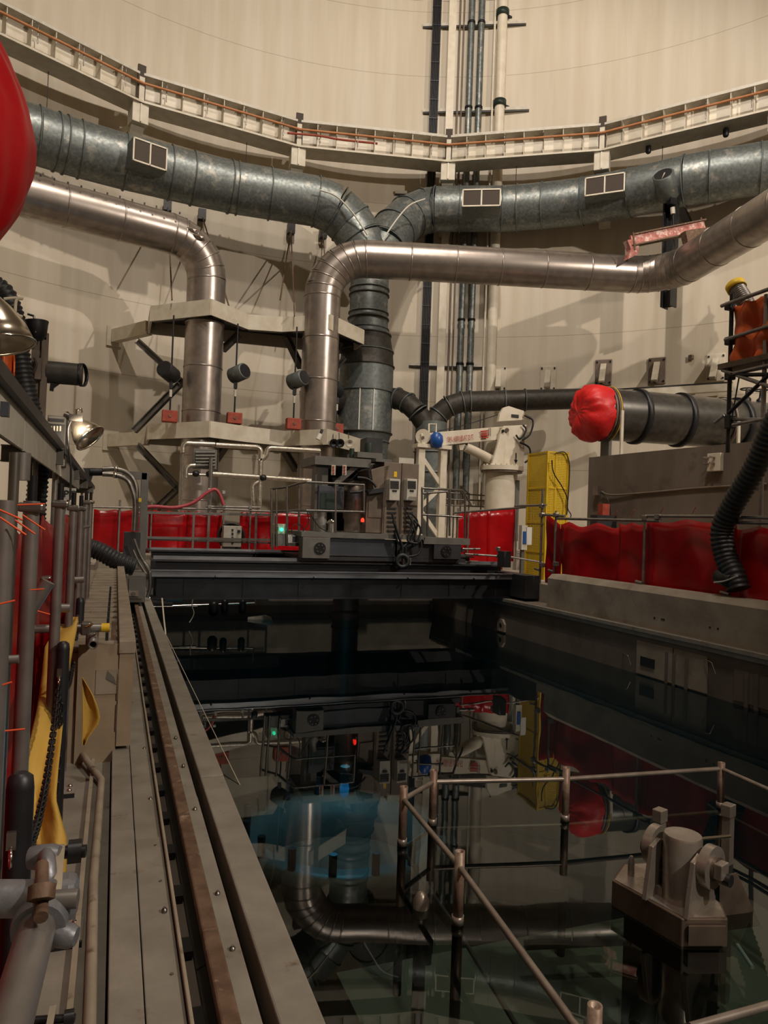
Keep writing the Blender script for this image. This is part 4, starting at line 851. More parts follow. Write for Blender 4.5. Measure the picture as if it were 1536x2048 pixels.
q = P(711, 1010, Y=Yf + .3); ob('drum_vessel', lathe([(.26, P(711, 1064, Y=Yf).z), (.26, P(711, 1040, Y=Yf).z), (.29, P(711, 1036, Y=Yf).z), (.29, P(711, 985, Y=Yf).z), (.31, P(711, 983, Y=Yf).z), (.29, P(711, 980, Y=Yf).z), (.29, P(711, 963, Y=Yf).z), (.2, P(711, 960, Y=Yf).z)], (q.x, q.y, 0), n=28), 'brass_grey', tr_)
ob('diagonal_arm', beam(P(668, 970, Y=Yf - .1), P(715, 930, Y=Yf - .1), .1, .12), 'grey_paint', tr_)
for x in (667, 689):
    ob('switch_plate', fbox(x - 4, 930, x + 4, 950, Yf - .28, .03), 'pale', tr_)
    for k in range(3): ob('switch', fbox(x - 2, 932 + 6 * k, x + 2, 936 + 6 * k, Yf - .3, .03), 'red_block', tr_)
for (x0, y0, x1, y1) in ((698, 897, 708, 915), (727, 886, 745, 914)):
    q = P((x0 + x1) / 2, y1, Y=Yf + .2); w = P((x0 + x1) / 2, y0, Y=Yf + .2); r_ = abs(P(x1, y1, Y=Yf + .2).x - P(x0, y1, Y=Yf + .2).x) / 2; ob('motor', lathe([(r_, 0), (r_, (w.z - q.z) * .8), (r_ * .9, w.z - q.z)], q, n=18), 'green_paint', tr_)
ob('motor_base', fbox(715, 905, 765, 916, Yf, .8), 'grey_paint', tr_); ob('motor_stack', fbox(733, 876, 765, 912, Yf + .7, .5), 'grey_dark', tr_)
for pts_ in (((715, 955), (735, 958), (748, 968), (752, 975)), ((730, 985), (727, 1010), (728, 1030)), ((700, 985), (722, 983), (730, 975)), ((745, 930), (738, 945), (740, 958))): ob('hose', tube(spline([P(x, y, Y=Yc - .3) for x, y in pts_], 5), .03, 6), 'rubber', tr_)
ob('beacon', lathe([(.035, 0), (.04, .05), (.02, .09)], P(725, 1044, Y=Yc - .1), n=12), 'red_lamp', tr_); ob('beacon_base', cyl(P(725, 1049, Y=Yc - .1), P(725, 1044, Y=Yc - .1), .06, 12), 'grey_dark', tr_)
ob('pump', lathe([(.12, 0), (.12, .3), (.07, .36), (.09, .5)], P(642, 1068, Y=Ym + .5), n=14), 'grey_paint', tr_); ob('pump', lathe([(.08, 0), (.08, .2), (.12, .22), (.05, .3)], P(662, 1066, Y=Ym + .4), n=14), 'chrome', tr_)
# handrails
def railset(root, posts, rails, Y, r=.026, m='steel'):
    for (x, y0, y1) in posts: ob('rail_post', cyl(P(x, y1, Y=Y), P(x, y0, Y=Y), r, 8), m, root)
    for pl_ in rails: ob('hand_rail', tube([P(*p[:2], Y=p[2] if len(p) > 2 else Y) for p in pl_], r, 8), m, root)
railset(tr_, [(671, 966, 1066), (728, 970, 1023)], [[(612, 964), (729, 970)], [(612, 1021), (729, 1024)]], Ym + .02)
railset(tr_, [(543, 978, 1095), (553, 978, 1095), (574, 974, 1090), (598, 968, 1085)], [[(542, 978, Ym + 1.0), (575, 974, Ym + .7), (600, 966, Ym + .2), (614, 964, Ym)], [(542, 1023, Ym + 1.0), (575, 1022, Ym + .7), (600, 1020, Ym + .2), (612, 1021, Ym)]], Ym + .5)
railset(tr_, [(844, 977, 1068), (899, 980, 1072), (855, 985, 1072), (930, 992, 1076)], [[(843, 976), (925, 981), (942, 1010, Ym + .8)], [(843, 1029), (924, 1034)], [(845, 987, Ym + .6), (905, 982, Ym + .6)]], Ym + .05)
# control box with green lamp
ob('control_box', fbox(550, 1048, 576, 1070, Ym + .6, .3), 'pale', tr_, bevel=.008); ob('control_box', fbox(546, 1068, 606, 1092, Ym + .55, .3), 'grey_paint', tr_); ob('label_plate', fbox(575, 1070, 598, 1086, Ym + .53, .03), 'white', tr_); ob('label_print', fbox(585, 1073, 593, 1084, Ym + .51, .03), 'panel_blue', tr_); ob('black_switch', fbox(551, 1054, 557, 1061, Ym + .58, .03), 'black', tr_)
q = P(563, 1059, Y=Ym + .57); ob('green_indicator', lathe([(.035, 0), (.035, .03), (.015, .05)], q, V((0, -1, 0)), 12), 'green_lamp', tr_)
ob('cable_loop', ringb(P(595, 1060, Y=Ym + .4), V((0, 1, 0)), .13, .01, 20), 'black', tr_); ob('cable_loop', tube(spline([P(x, y, Y=Ym + .2) for x, y in ((606, 1062), (617, 1045), (615, 1020), (622, 1030), (640, 1055), (665, 1066))], 5), .012, 6), 'black', tr_)
# hanging cable bundle in front of the cabinets
cbn = T('cable_bundle', P(815, 1120, Y=14.9), 'tangled black cable bundle hanging from the trolley cabinets', 'cables')
for k in range(9):
    x0 = (784, 786, 790, 816, 820, 824, 818, 828, 788)[k]; y0 = (1028, 1040, 1048, 1030, 1035, 1028, 1045, 1040, 1060)[k]
    pts_ = [(x0, y0), (x0 + 6 + k, y0 + 18), (800 + 5 * k, 1080 + (k % 3) * 5), (845 - 3 * (k % 4), 1078 + 3 * (k % 4))] if k > 2 and k < 8 else [(x0, y0), (x0 + 8, y0 + 25), (803 + k, 1095), (802 + k, 1115)]
    ob('cable', tube(spline([P(x, y, Y=14.93 - .03 * (k % 4)) for x, y in pts_], 6), .024, 6), 'rubber', cbn)
ob('cable', tube(spline([P(x, y, Y=14.9) for x, y in ((800, 1112), (806, 1095), (820, 1085), (838, 1080), (843, 1092), (836, 1108), (815, 1113), (802, 1110))], 6), .026, 6), 'rubber', cbn); ob('cable_hoop', ringb(P(805, 1122, Y=14.86), V((.2, 1, 0)), .13, .05, 20), 'rubber', cbn); ob('bracket', fbox(806, 1115, 822, 1130, 14.9, .1), 'brown_grey', cbn)
# ================================================================== FAR FENCE WITH RED SHEETING
YF = 19.6
def vinyl(x0, x1, yt0, yt1, z0, Y, name='vinyl_panel', seed=0, root=None):
    a = P(x0, yt0, Y=Y); b = P(x1, yt1, Y=Y)
    def fn(u, v):
        p = a.lerp(b, u); zt = p.z - .05 * abs(math.sin(u * 9 + seed)) ** 2; z = zt + (z0 - zt) * v
        return V((p.x, Y + .05 * math.sin(u * (b.x - a.x) * 5 + seed) * (.4 + .6 * v) + .05 * N3((p.x * 1.5, seed, z * 1.5)), z))
    ob(name, sheet(fn, max(8, int((b.x - a.x) * 6)), 8, .008), 'red_vinyl', root)
ff = T('red_sheeting_fence', P(350, 1050, Y=YF), 'red vinyl sheeting fence behind the bridge on the left', 'fence')
for k, (x0, x1) in enumerate(((188, 300), (300, 375), (375, 445), (480, 545), (543, 640))): vinyl(x0, x1, 1018 + k * 1.5, 1020 + k * 1.5, 1.45, YF, seed=k * 1.7, root=ff)
for x in (238, 302, 418, 447, 500, 640): q = P(x, 1050, Y=YF - .1); ob('scaffold_tube', cyl((q.x, YF - .1, 1.45), (q.x, YF - .1, P(x, 1000 if x != 418 else 915, Y=YF).z), .026, 8), 'tubesteel', ff)
for (x0, y0, x1, y1) in ((185, 1014, 420, 1018), (420, 1017, 640, 1028), (412, 1013, 520, 1015)): ob('scaffold_tube', cyl(P(x0, y0, Y=YF - .14), P(x1, y1, Y=YF - .14), .026, 8), 'tubesteel', ff)
for x, y_ in ((418, 980), (418, 1014), (447, 985), (447, 1012), (500, 1015)): ob('coupler', box(B(), P(x, y_, Y=YF - .12), (.09, .12, .09)), 'steel', ff, bevel=.01)
ff2 = T('red_sheeting_fence', P(975, 1080, Y=YF), 'red vinyl sheeting fence in front of the jib crane pedestal', 'fence')
for k, (x0, x1) in enumerate(((912, 938), (938, 975), (975, 1032))): vinyl(x0, x1, 1027 - 4 * k, 1023 - 4 * k, 1.2, YF - 1.0, seed=k * 2.3 + 5, root=ff2)
for (x0, y0, x1, y1) in ((908, 1026, 1080, 1012),): ob('scaffold_tube', cyl(P(x0, y0, Y=YF - 1.05), P(x1, y1, Y=YF - 3.4), .03, 8), 'tubesteel', ff2)
for x in (915, 936, 1033): q = P(x, 1060, Y=YF - 1.06); ob('scaffold_tube', cyl((q.x, q.y, .9), (q.x, q.y, P(x, 1016, Y=q.y).z), .026, 8), 'tubesteel', ff2)
for (x0, y0, x1, y1, Y_) in ((920, 1098, 960, 1098, 15.3), (930, 1108, 1010, 1113, 15.3), (1010, 1112, 1085, 1125, 15.0)): ob('scaffold_tube', cyl(P(x0, y0, Y=Y_), P(x1, y1, Y=Y_), .025, 8), 'tubesteel', ff2)
for x, y_ in ((925, 1100), (998, 1112), (996, 1098)): ob('coupler', box(B(), P(x, y_, Y=15.28), (.08, .1, .1)), 'steel', ff2, bevel=.01)
# things by the far fence
t = T('hose_reel_box', P(464, 1098, Y=18.7), 'grey equipment box wrapped by a black coiled hose behind the bridge', 'box')
ob('box', fbox(447, 1052, 483, 1094, 18.5, .3), 'pale', t, bevel=.01)
for k in range(4): ob('hose_coil', ringb(P(462, 1072, Y=18.85 + .05 * k), V((.1, 1, 0)), .33 - .015 * k, .03, 30), 'rubber', t)
for k in range(4): ob('label_mark', fbox(463, 1058 + 8 * k, 467, 1062 + 8 * k, 18.48, .03), 'black', t)
ob('label_mark', fbox(475, 1060, 481, 1065, 18.48, .03), 'black', t); ob('stand', fbox(450, 1092, 482, 1108, 18.55, .3), 'grey_dark', t)
rh = ob('red_hose', tube(spline([P(x, y, Y=19.3) for x, y in ((285, 1015), (310, 1013), (350, 1015), (385, 1006), (415, 985), (430, 979), (440, 990), (447, 1010))], 6), .045, 8), 'red_hose', None, 'dull red hose draped over the far fence tubes', 'hose')
# heater with louvres and insulated pipe loops
Yp = 23.0
ht = T('radiator_panel', P(412, 935, Y=Yp), 'grey louvred heater panel in front of the left jacketed pipe', 'heater')
ob('frame', fbox(386, 898, 434, 938, Yp, .15), 'grey_paint', ht, bevel=.02)
for k in range(5): ob('louvre', cyl(P(391, 905 + 6.5 * k, Y=Yp - .05), P(430, 905 + 6.5 * k, Y=Yp - .05), .045, 10), 'grey_paint', ht)
ob('stand_pipe', cyl((P(420, 980, Y=Yp).x, Yp - .2, 1.45), P(422, 915, Y=Yp - .2), .06, 10), 'grey_paint', ht)
ip = T('insulated_pipes', P(520, 1000, Y=Yp), 'thin silver foil insulated pipe loops in front of the jacketed pipes', 'pipes')
def ipt(l, r=.085, Y=Yp): ob('foil_pipe', tube(fillet([P(x, y, Y=Y) for x, y in l], .15, 4), r, 10), 'chrome' if 0 else 'foil', ip)
mat('foil', 'c9c2b6', 'b0a89c', .3, .85, scale=10, bump=.3, bscale=14)
ipt([(432, 890), (522, 895), (518, 1030)]); ipt([(366, 905), (366, 886), (430, 889)], .08); ipt([(640, 902), (535, 896), (532, 912), (518, 922)]); ipt([(425, 948), (640, 963)]); ipt([(372, 955), (373, 932), (400, 930)], .07); ipt([(508, 1030), (505, 970), (520, 962)], .07); ipt([(372, 949), (420, 950)], .045)
for x, y_ in ((385, 947), (412, 948), (520, 955)): ob('valve', lathe([(.06, 0), (.1, .06), (.1, .14), (.06, .2)], P(x, y_, Y=Yp - .1), V((1, 0, 0)), 10), 'blackmetal', ip)
for x in (366, 640): ob('support', cyl((P(x, 950, Y=Yp).x, Yp, 1.45), P(x, 904, Y=Yp), .03, 8), 'tubesteel', ip)
# floodlights fixed at the lower platform's right end
for i, x in enumerate((669, 681, 700)):
    q = P(x, 884, Y=24.6); t = T('flood_lamp', q, 'small round floodlight clipped to the lower platform end, %s of three' % ('left', 'middle', 'right')[i], 'lamp')
    ob('head', lathe([(.05, 0), (.13, .06), (.16, .25), (.14, .26), (.02, .12)], q + V((0, .2, 0)), V((-.1, -1, -.2)), 16), 'blackmetal' if i != 2 else 'pale', t); ob('arm', beam(q + V((0, .15, 0)), P(x - 3, 866, Y=25.0), .03, .03), 'blackmetal', t)
# mast camera clamp on the lower platform
t = T('pipe_clamp_light', P(640, 880, Y=24.5), 'white clamp light on a black arm at the lower platform edge', 'lamp'); ob('head', cyl(P(636, 879, Y=24.5), P(641, 868, Y=24.5), .09, 12), 'white', t); ob('arm', cyl(P(641, 868, Y=24.5), P(644, 860, Y=24.6), .05, 8), 'black', t)
# ================================================================== RIGHT FENCE, SCAFFOLD AND HOSES
XF = 9.02
rf = T('red_sheeting_fence', (XF, 9.5, 1.2), 'long red vinyl sheeting fence behind the right parapet', 'fence')
def yx(x, y=1100): return P(x, y, X=XF).y
def vinyl_y(x0, x1, zt0, zt1, sag, seed):
    a, b = yx(x0), yx(x1)
    def fn(u, v):
        yy = a + (b - a) * u; zt = zt0 + (zt1 - zt0) * u - sag * abs(math.sin(u * math.pi * 2 + seed)) ** 1.5; z = zt + (1.22 - zt) * v
        return V((XF + .10 + .05 * math.sin(yy * 4.2 + seed) * (.3 + v) + .06 * N3((yy * 1.3, seed, z * 1.3)), yy, z))
    ob('vinyl_panel', sheet(fn, max(10, int(abs(b - a) * 7)), 9, .008), 'red_vinyl', rf)
zr = P(1200, 1041, X=XF).z
vinyl_y(1084, 1112, zr + .15, zr - .1, 0, 1); vinyl_y(1112, 1232, zr - .03, zr - .05, .10, 2.2); vinyl_y(1230, 1290, zr - .03, zr - .02, .05, .4); vinyl_y(1288, 1462, zr + .03, zr + .05, .06, 3.3); vinyl_y(1460, 1640, zr - .05, zr - .08, .07, 1.2)
for x, yt in ((1084, 978), (1112, 1022), (1291, 1034), (1465, 1040)):
    yy = yx(x); ob('scaffold_tube', cyl((XF - .03, yy, 1.2), (XF - .03, yy, P(x, yt, X=XF).z), .026, 10), 'tubesteel', rf); ob('tube_foot', cyl((XF - .09, yy - .05, 1.51), (XF - .09, yy + .12, 1.53), .03, 8), 'tubesteel', rf)
for (x0, y0, x1, y1) in ((1080, 1029, 1130, 1032), (1112, 1037, 1320, 1042), (1291, 1032, 1445, 1033), (1460, 1034, 1560, 1036), (1470, 1045, 1560, 1046), (1030, 1012, 1092, 1010)):
    ob('scaffold_tube', cyl(P(x0, y0, X=XF - .05), P(x1, y1, X=XF - .05), .027, 10), 'tubesteel', rf)
for x, y_ in ((1084, 1012), (1084, 1030), (1112, 1030), (1112, 1128), (1291, 1036), (1316, 1034), (1465, 1042), (1478, 1038), (1084, 1130)): ob('coupler', box(B(), P(x, y_, X=XF - .05), (.10, .11, .10)), 'tubesteel', rf, bevel=.015)
for x, y_ in ((1228, 1035), (1262, 1033), (1320, 1028), (1384, 1028), (1455, 1150)): q = P(x, y_, X=XF - .06); ob('plastic_tie', cyl(q, q + V((-.03, -.12, .12)), .006, 5), 'orange_tie', rf)
hs = T('exhaust_hose', (9.2, 8.6, 1.25), 'thick black corrugated hose hanging over the right parapet fence', 'hose')
ob('hose', hosebm([P(x, y, X=8.86) for x, y in ((1600, 760), (1548, 850), (1510, 935), (1463, 1015), (1444, 1062), (1452, 1115), (1468, 1150), (1478, 1180))], .175, .075, .09, 18), 'rubber', hs)
q = P(1437, 1152, X=8.78); ob('hose_end', pipe_open(q, q + V((.0, -.28, -.06)), .12, .02, 18), 'rubber', hs); ob('hose_strap', tube(spline([P(x, y, X=8.66) for x, y in ((1428, 1165), (1450, 1162), (1475, 1152))], 4), .012, 6), 'pale', hs)
# right scaffold with orange tarp
XS = 9.6
rs2 = T('scaffold_frame', (XS, 9.4, 1.2), 'tube scaffold frame carrying an orange tarp at the right edge', 'scaffold')
def SC(x, y, X=XS): return P(x, y, X=X)
pv = SC(1461, 700); ob('standard_tube', cyl((pv.x, pv.y, SC(1458, 905).z), (pv.x, pv.y, SC(1461, 590).z), .036, 10), 'blackmetal', rs2)
for (x0, y0, x1, y1, m_) in ((1443, 612, 1600, 556, 'tubesteel'), (1450, 680, 1600, 632, 'tubesteel'), (1462, 748, 1600, 716, 'tubesteel'), (1445, 740, 1600, 795, 'tubesteel'), (1458, 826, 1600, 690, 'blackmetal'), (1430, 846, 1450, 830, 'tubesteel'), (1466, 850, 1600, 825, 'tubesteel'), (1462, 750, 1600, 748, 'blackmetal'), (1478, 755, 1464, 835, 'black')):
    ob('scaffold_tube', cyl(SC(x0, y0, XS - .06), SC(x1, y1, XS - .06), .033 if m_ != 'black' else .012, 10), m_, rs2)
ob('standard_tube', cyl((SC(1530, 700).x, SC(1530, 700).y, 1.2), (SC(1530, 700).x, SC(1530, 700).y, SC(1530, 590).z), .036, 10), 'tubesteel', rs2)
for y_ in (612, 682, 752, 838, 850): q = SC(1460, y_); ob('coupler', box(B(), q, (.14, .13, .14)), 'blackmetal', rs2, bevel=.02)
ob('ledger_brace', cyl((pv.x, pv.y, SC(1458, 838).z), (SC(1530, 700).x, SC(1530, 700).y, SC(1458, 838).z - .1), .033, 10), 'tubesteel', rs2)
ob('deck_board', beam(SC(1462, 738, XS + .2), SC(1640, 700, XS + .2), .6, .09), 'timber', rs2)
def tarp(u, v):
    xx = 1466 + 110 * u; yt = 612 - 32 * u + 3 * math.sin(u * 20); yb = 735 - 30 * u
    p = SC(xx, yt + (yb - yt) * v, XS + .02); return p + V((.10 * N3((u * 5, v * 4, 1)) + .06 * math.sin(u * 14 + v * 5), 0, .03 * N3((u * 9, v * 6, 5))))
ob('tarp', sheet(tarp, 26, 18, .01), 'orange_tarp', None, 'orange tarp sheet tied on the right scaffold frame', 'tarp')
t = T('duct_stub', SC(1480, 600), 'grey flexible duct stub with yellow tape above the orange tarp', 'duct')
ob('duct', hosebm([SC(1500, 625, XS + .25), SC(1488, 600, XS + .25), SC(1474, 578, XS + .25)], .14, .04, .1, 16), 'tubesteel', t); ob('tape_collar', band(SC(1472, 574, XS + .25), SC(1470, 570, XS + .25) - SC(1488, 600, XS + .25), .14, .12, .02, 18), 'yellow_tape', t)
# ================================================================== LOW RAILING STANDING IN THE POOL
pr = T('pool_railing', (3.4, 4.0, -1.1), 'bent steel pipe railing rising just above the water in the foreground', 'railing')
PT = dict(A=(868, 1540), B=(808, 1573), C=(1133, 1535), D=(1443, 1525), E=(920, 1702), F=(1190, 2010)); ZT = .44; W = {}
for k, (x, y) in PT.items():
    q = P(x, y, Z=ZT if k != 'D' else .40); W[k] = q
    ob('post', pipe_open((q.x, q.y, .02), (q.x, q.y, q.z), .031, .008, 18), 'rust_tube', pr); ob('post_collar', band((q.x, q.y, .03), V((0, 0, 1)), .031, .05, .006, 18), 'brass_grey', pr)
    ob('post_foot', cyl((q.x, q.y, -1.1), (q.x, q.y, .02), .033, 14), 'gate_dark', pr)
zr_ = .345
def rp(k, dz=0): return V((W[k].x, W[k].y, zr_ + dz))
G = P(1640, 1625, Z=zr_); H = P(1175, 2085, Z=zr_)
for a, b in ((rp('B'), rp('A')), (rp('A'), rp('C')), (rp('C'), rp('D')), (rp('D'), G), (rp('B'), rp('E')), (rp('E'), H)):
    ob('top_rail', cyl(a, b, .019, 12), 'brass_grey', pr); ob('mid_rail', cyl(V((a.x, a.y, -.03)), V((b.x, b.y, -.03)), .014, 10), 'brass_grey', pr)
a = P(1380, 2055, Z=zr_); b = P(1640, 1982, Z=zr_); ob('top_rail', cyl(a, b, .019, 12), 'brass_grey', pr)
for p in (a, b, G, H): ob('post_foot', cyl((p.x, p.y, -1.1), (p.x, p.y, zr_), .03, 12), 'gate_dark', pr)
# trunnion block
cn = P(1366, 1668, Z=.56); e1 = (P(1418, 1737, Z=.44) - P(1318, 1697, Z=.44)); e1.z = 0; e1.normalize(); e2 = V((e1.y, -e1.x, 0)); e2 = e2 if e2.y < 0 else -e2; uz = V((0, 0, 1)); cn.z = 0
def L(a, b, c): return cn + e1 * a + e2 * b + uz * c
RL = Matrix((e1, e2, uz)).transposed()
tb = T('trunnion_block', cn, 'machined steel trunnion block with round bosses standing in the railed pool corner', 'trunnion')
zq_ = .16
ob('base_block', prism([V((*P(x, y, Z=zq_).xy, -.02)) for x, y in ((1224, 1760), (1364, 1838), (1456, 1838), (1442, 1806), (1330, 1722), (1247, 1726))], uz * (zq_ + .02)), 'machined_dark', tb, bevel=.006)
ob('base_top', prism([V((*P(x, y, Z=zq_).xy, zq_)) for x, y in ((1229, 1760), (1365, 1834), (1450, 1834), (1438, 1807), (1330, 1726), (1250, 1730))], uz * .004), 'machined', tb)
ob('base_front_plate', prism([V((*P(x, y, Z=zq_).xy, .02)) for x, y in ((1378, 1840), (1452, 1840), (1452, 1843), (1378, 1843))], uz * .11), 'machined_dark', tb)
ob('submerged_column', prism([V((*P(x, y, Z=zq_).xy, -1.1)) for x, y in ((1250, 1764), (1364, 1828), (1440, 1825), (1330, 1735))], uz * 1.08), 'gate_dark', tb)
ob('centre_boss', lathe([(.114, zq_), (.114, .545), (.108, .56)], (cn.x, cn.y, 0), n=40), 'machined', tb)
for s_ in (-1, 1):
    ob('side_disc', cyl(L(.15 * s_, .0, .43), L(.205 * s_, .0, .43), .125, 36), 'machined', tb, bevel=.004)
    ob('cheek_plate', prism([L(.118 * s_, -.14, zq_), L(.118 * s_, .20, zq_), L(.118 * s_, .135, .47), L(.118 * s_, .05, .50), L(.118 * s_, -.05, .46)], e1 * (.030 * s_)), 'machined', tb, bevel=.003)
    ob('boss_collar', cyl(L(.205 * s_, .0, .43), L(.225 * s_, .0, .43), .07, 24), 'machined_dark', tb)
ob('pin', cyl(L(-.26, 0, .40), L(.26, 0, .40), .045, 20), 'machined_dark', tb); ob('pin_nut', box(B(), L(.25, .02, .44), (.05, .09, .09), RL), 'machined', tb, bevel=.006); ob('pin_end', cyl(L(.26, .0, .39), L(.30, .0, .39), .036, 16), 'black', tb)
q = P(1400, 1800, Z=zq_); ob('guide_pin', lathe([(.028, 0), (.028, .02), (.022, .03), (.022, .14), (.012, .17)], (q.x, q.y, zq_), n=14), 'machined', tb); q = P(1262, 1752, Z=zq_); ob('guide_pin', lathe([(.022, 0), (.022, .10), (.010, .13)], (q.x, q.y, zq_), n=14), 'machined', tb)
q = P(1316, 1788, Z=zq_); ob('wedge', box(B(), (q.x, q.y, zq_ + .03), (.08, .05, .06), RL), 'brass_grey', tb)
q = P(1470, 1765, Z=.05); ob('side_plate', prism([V((*P(1440, 1800, Z=.1).xy, -.1)), V((*P(1518, 1790, Z=.1).xy, -.1)), V((*P(1470, 1735, Z=.3).xy, .26)), V((*P(1440, 1740, Z=.3).xy, .26))], e2 * -.03), 'machined_dark', tb)
for x, y_, zz in ((1320, 1622, .40), (1457, 1612, .42)):
    q = P(x, y_, Z=zz); t_ = 'lifting_bar'; ob(t_, box(B(), (q.x, q.y, (zz - 1.0) / 2), (.06, .07, zz + 1.0), RL), 'machined', tb); ob('bar_head', box(B(), (q.x, q.y, zz - .03), (.075, .09, .09), RL), 'machined', tb, bevel=.006)
ob('cross_rod', cyl(P(1400, 1678, Z=.28), P(1460, 1672, Z=.28), .012, 8), 'chrome', tb)
t = T('float_marker', P(842, 1815, Z=0), 'small steel fitting poking out of the water left of the railing', 'fitting'); q = P(842, 1815, Z=0); ob('cap', lathe([(.05, -.05), (.05, .05), (.03, .09), (.012, .10)], q, n=14), 'brass_grey', t); ob('stem', cyl(q - V((0, 0, 1.5)), q, .04, 10), 'gate_dark', t)
# ================================================================== UNDER THE BRIDGE, LEFT POOL CORNER
lm = T('lamp_rod', P(400, 1210, Y=16.4), 'horizontal rods with hanging pool lamps under the bridge at left', 'lamps')
for (x0, y0, x1, y1, r_, m_) in ((300, 1196, 345, 1196, .02, 'chrome'), (345, 1212, 510, 1206, .02, 'chrome'), (300, 1214, 395, 1213, .02, 'steel')): ob('rod', cyl(P(x0, y0, Y=16.4), P(x1, y1, Y=16.4), r_, 8), m_, lm)
ob('white_tube', cyl(P(331, 1199, Y=16.0), P(365, 1199, Y=16.0), .05, 12), 'white', lm)
for x, y_, r_ in ((427, 1218, .11), (449, 1214, .08), (485, 1214, .08)): q = P(x, y_, Y=16.4); ob('lamp_can', lathe([(.5 * r_, -.16), (r_, -.1), (r_, .12), (.6 * r_, .16)], q, n=16), 'blackmetal', lm)
ob('wall_bracket_arm', beam(P(300, 1199, Y=16.4) + V((-.4, 0, 0)), P(345, 1206, Y=16.4), .05, .05), 'steel', lm); ob('riser', cyl(P(510, 1206, Y=16.4), (P(510, 1206, Y=16.4).x, 16.4, .85), .02, 8), 'steel', lm)
ob('tie_cord', tube(spline([P(x, y, Y=16.35) for x, y in ((386, 1196), (384, 1212), (388, 1228), (379, 1245))], 4), .012, 5), 'rope', lm)
ob('hanging_rope', tube(spline([P(x, y, X=.72) for x, y in ((324, 1197), (328, 1240), (331, 1268), (329, 1275))], 4), .012, 5), 'rope', None, 'tan rope hanging from the bridge over the pool edge', 'rope')
ob('fishing_line', tube([P(331, 1268, X=.73), P(480, 1570, Z=.0)], .004, 5), 'rope', None, 'thin pale line slanting from the pool edge into the water', 'line')
t = T('wrapped_nozzle', P(535, 1240, Y=17.3), 'cloth wrapped pipe nozzle in the dark under the bridge', 'nozzle'); ob('wrap', lathe([(.03, 0), (.12, .05), (.15, .2), (.1, .4), (.06, .6)], P(545, 1244, Y=17.3), V((-1, .2, .1)), 14), 'pale', t); ob('pipe', cyl(P(525, 1238, Y=17.4), P(460, 1238, Y=18.6), .05, 10), 'rust', t)
# ================================================================== LEFT: SLOTTED CURB BLOCK
bk0 = T('slotted_curb', (-.08, 5.0, .8), 'worn beige steel curb box with slotted plates along its top', 'curb')
Yb0, Yb1 = 5.0, 12.4
ob('end_plate', bx(-.19, .055, Yb0, Yb0 + .02, .80, 1.56), 'block_paint', bk0); ob('end_post', bx(.058, .145, Yb0 - .01, Yb0 + .03, .90, 1.56), 'block_paint', bk0)
ob('body', bx(-.30, .03, Yb0 + .03, Yb1, .80, 1.50), 'block_paint', bk0); ob('body_side', bx(.03, .13, Yb0 + .03, Yb1, .89, 1.50), 'block_paint', bk0)
for i in range(3): ob('cap_plate', bx(.052, .155, Yb0 - .02 + i * 2.5, Yb0 - .03 + (i + 1) * 2.5, 1.50, 1.585), 'slot_plate', bk0, bevel=.006)
ob('rear_strip', beam((-.30, Yb0 + .2, 1.5), (-.30, Yb1, 1.5), .10, .03), 'slot_plate', bk0)
s0 = ob('slot_plate', bx(-.25, .045, Yb0 + .06, Yb0 + .26, 1.50, 1.545), 'slot_plate', bk0, bevel=.008); s1 = ob('slot_tab', bx(-.035, -.015, Yb0 + .24, Yb0 + .27, 1.50, 1.60), 'black', bk0)
for i in range(1, 20):
    inst(s0, bk0, (-.1025, Yb0 + .16 + .37 * i, 1.5225))
    if i < 10: inst(s1, bk0, (-.025, Yb0 + .255 + .37 * i, 1.55))
for z in (1.0, 1.2): ob('weld_seam', bx(.05, .056, Yb0 - .012, Yb0, z, z + .17), 'rust', bk0)
ob('tape_patch', bx(-.08, .06, Yb0 - .006, Yb0, 1.24, 1.40), 'slot_plate', bk0); ob('tape_scrap', prism([(-.02, Yb0 - .006, 1.34), (.045, Yb0 - .006, 1.30), (.03, Yb0 - .006, 1.35), (-.01, Yb0 - .006, 1.39)], (0, -.004, 0)), 'grey_paint', bk0)
# ================================================================== LEFT SCAFFOLD
XT = -.25
lsf = T('scaffold_frame', (XT, 5, .8), 'row of tube scaffold uprights along the left walkway', 'scaffold')
ups = []
for x, yt, r in ((58, 1002, .0245), (115, 1000, .0245), (142, 1010, .0245), (157, 1012, .0245), (167, 1000, .0245), (176, 1000, .0245)):
    q = P(x, 1130, X=XT); zt = P(x, yt, Y=q.y).z; ups.append(q)
    ob('standard_tube', cyl((q.x, q.y, .8), (q.x, q.y, zt), r, 14), 'tubesteel', lsf); ob('spigot', cyl((q.x, q.y, zt), (q.x, q.y, zt + .08), r * .6, 8), 'blackmetal', lsf)
    ob('collar', box(B(), (q.x, q.y, zt - .02), (.075, .075, .03)), 'steel', lsf, bevel=.008)
for x, yt, yb, r in ((20, 905, 2000, .014), (33, 905, 960, .026), (3, 1000, 2000, .026)):
    q = P(x, 1130, X=XT - .02); ob('standard_tube', cyl((q.x, q.y, .8 if yb > 1000 else P(x, yb, Y=q.y).z), (q.x, q.y, P(x, yt, Y=q.y).z), r, 12), 'steel' if r < .02 else 'tubesteel', lsf)
for (x0, y0, x1, y1, r) in ((8, 1320, 38, 1318, .012), (60, 1258, 215, 1255, .027), (118, 1216, 140, 1216, .025), (140, 1160, 168, 1159, .024), (60, 1222, 97, 1163, .024), (145, 1060, 180, 1052, .012)):
    Ya = 5.0 if y0 in (1258,) else P((x0 + x1) / 2, y0, X=XT).y
    ob('ledger_tube', cyl(P(x0, y0, Y=Ya), P(x1, y1, Y=Ya), r, 12), 'tubesteel', lsf)
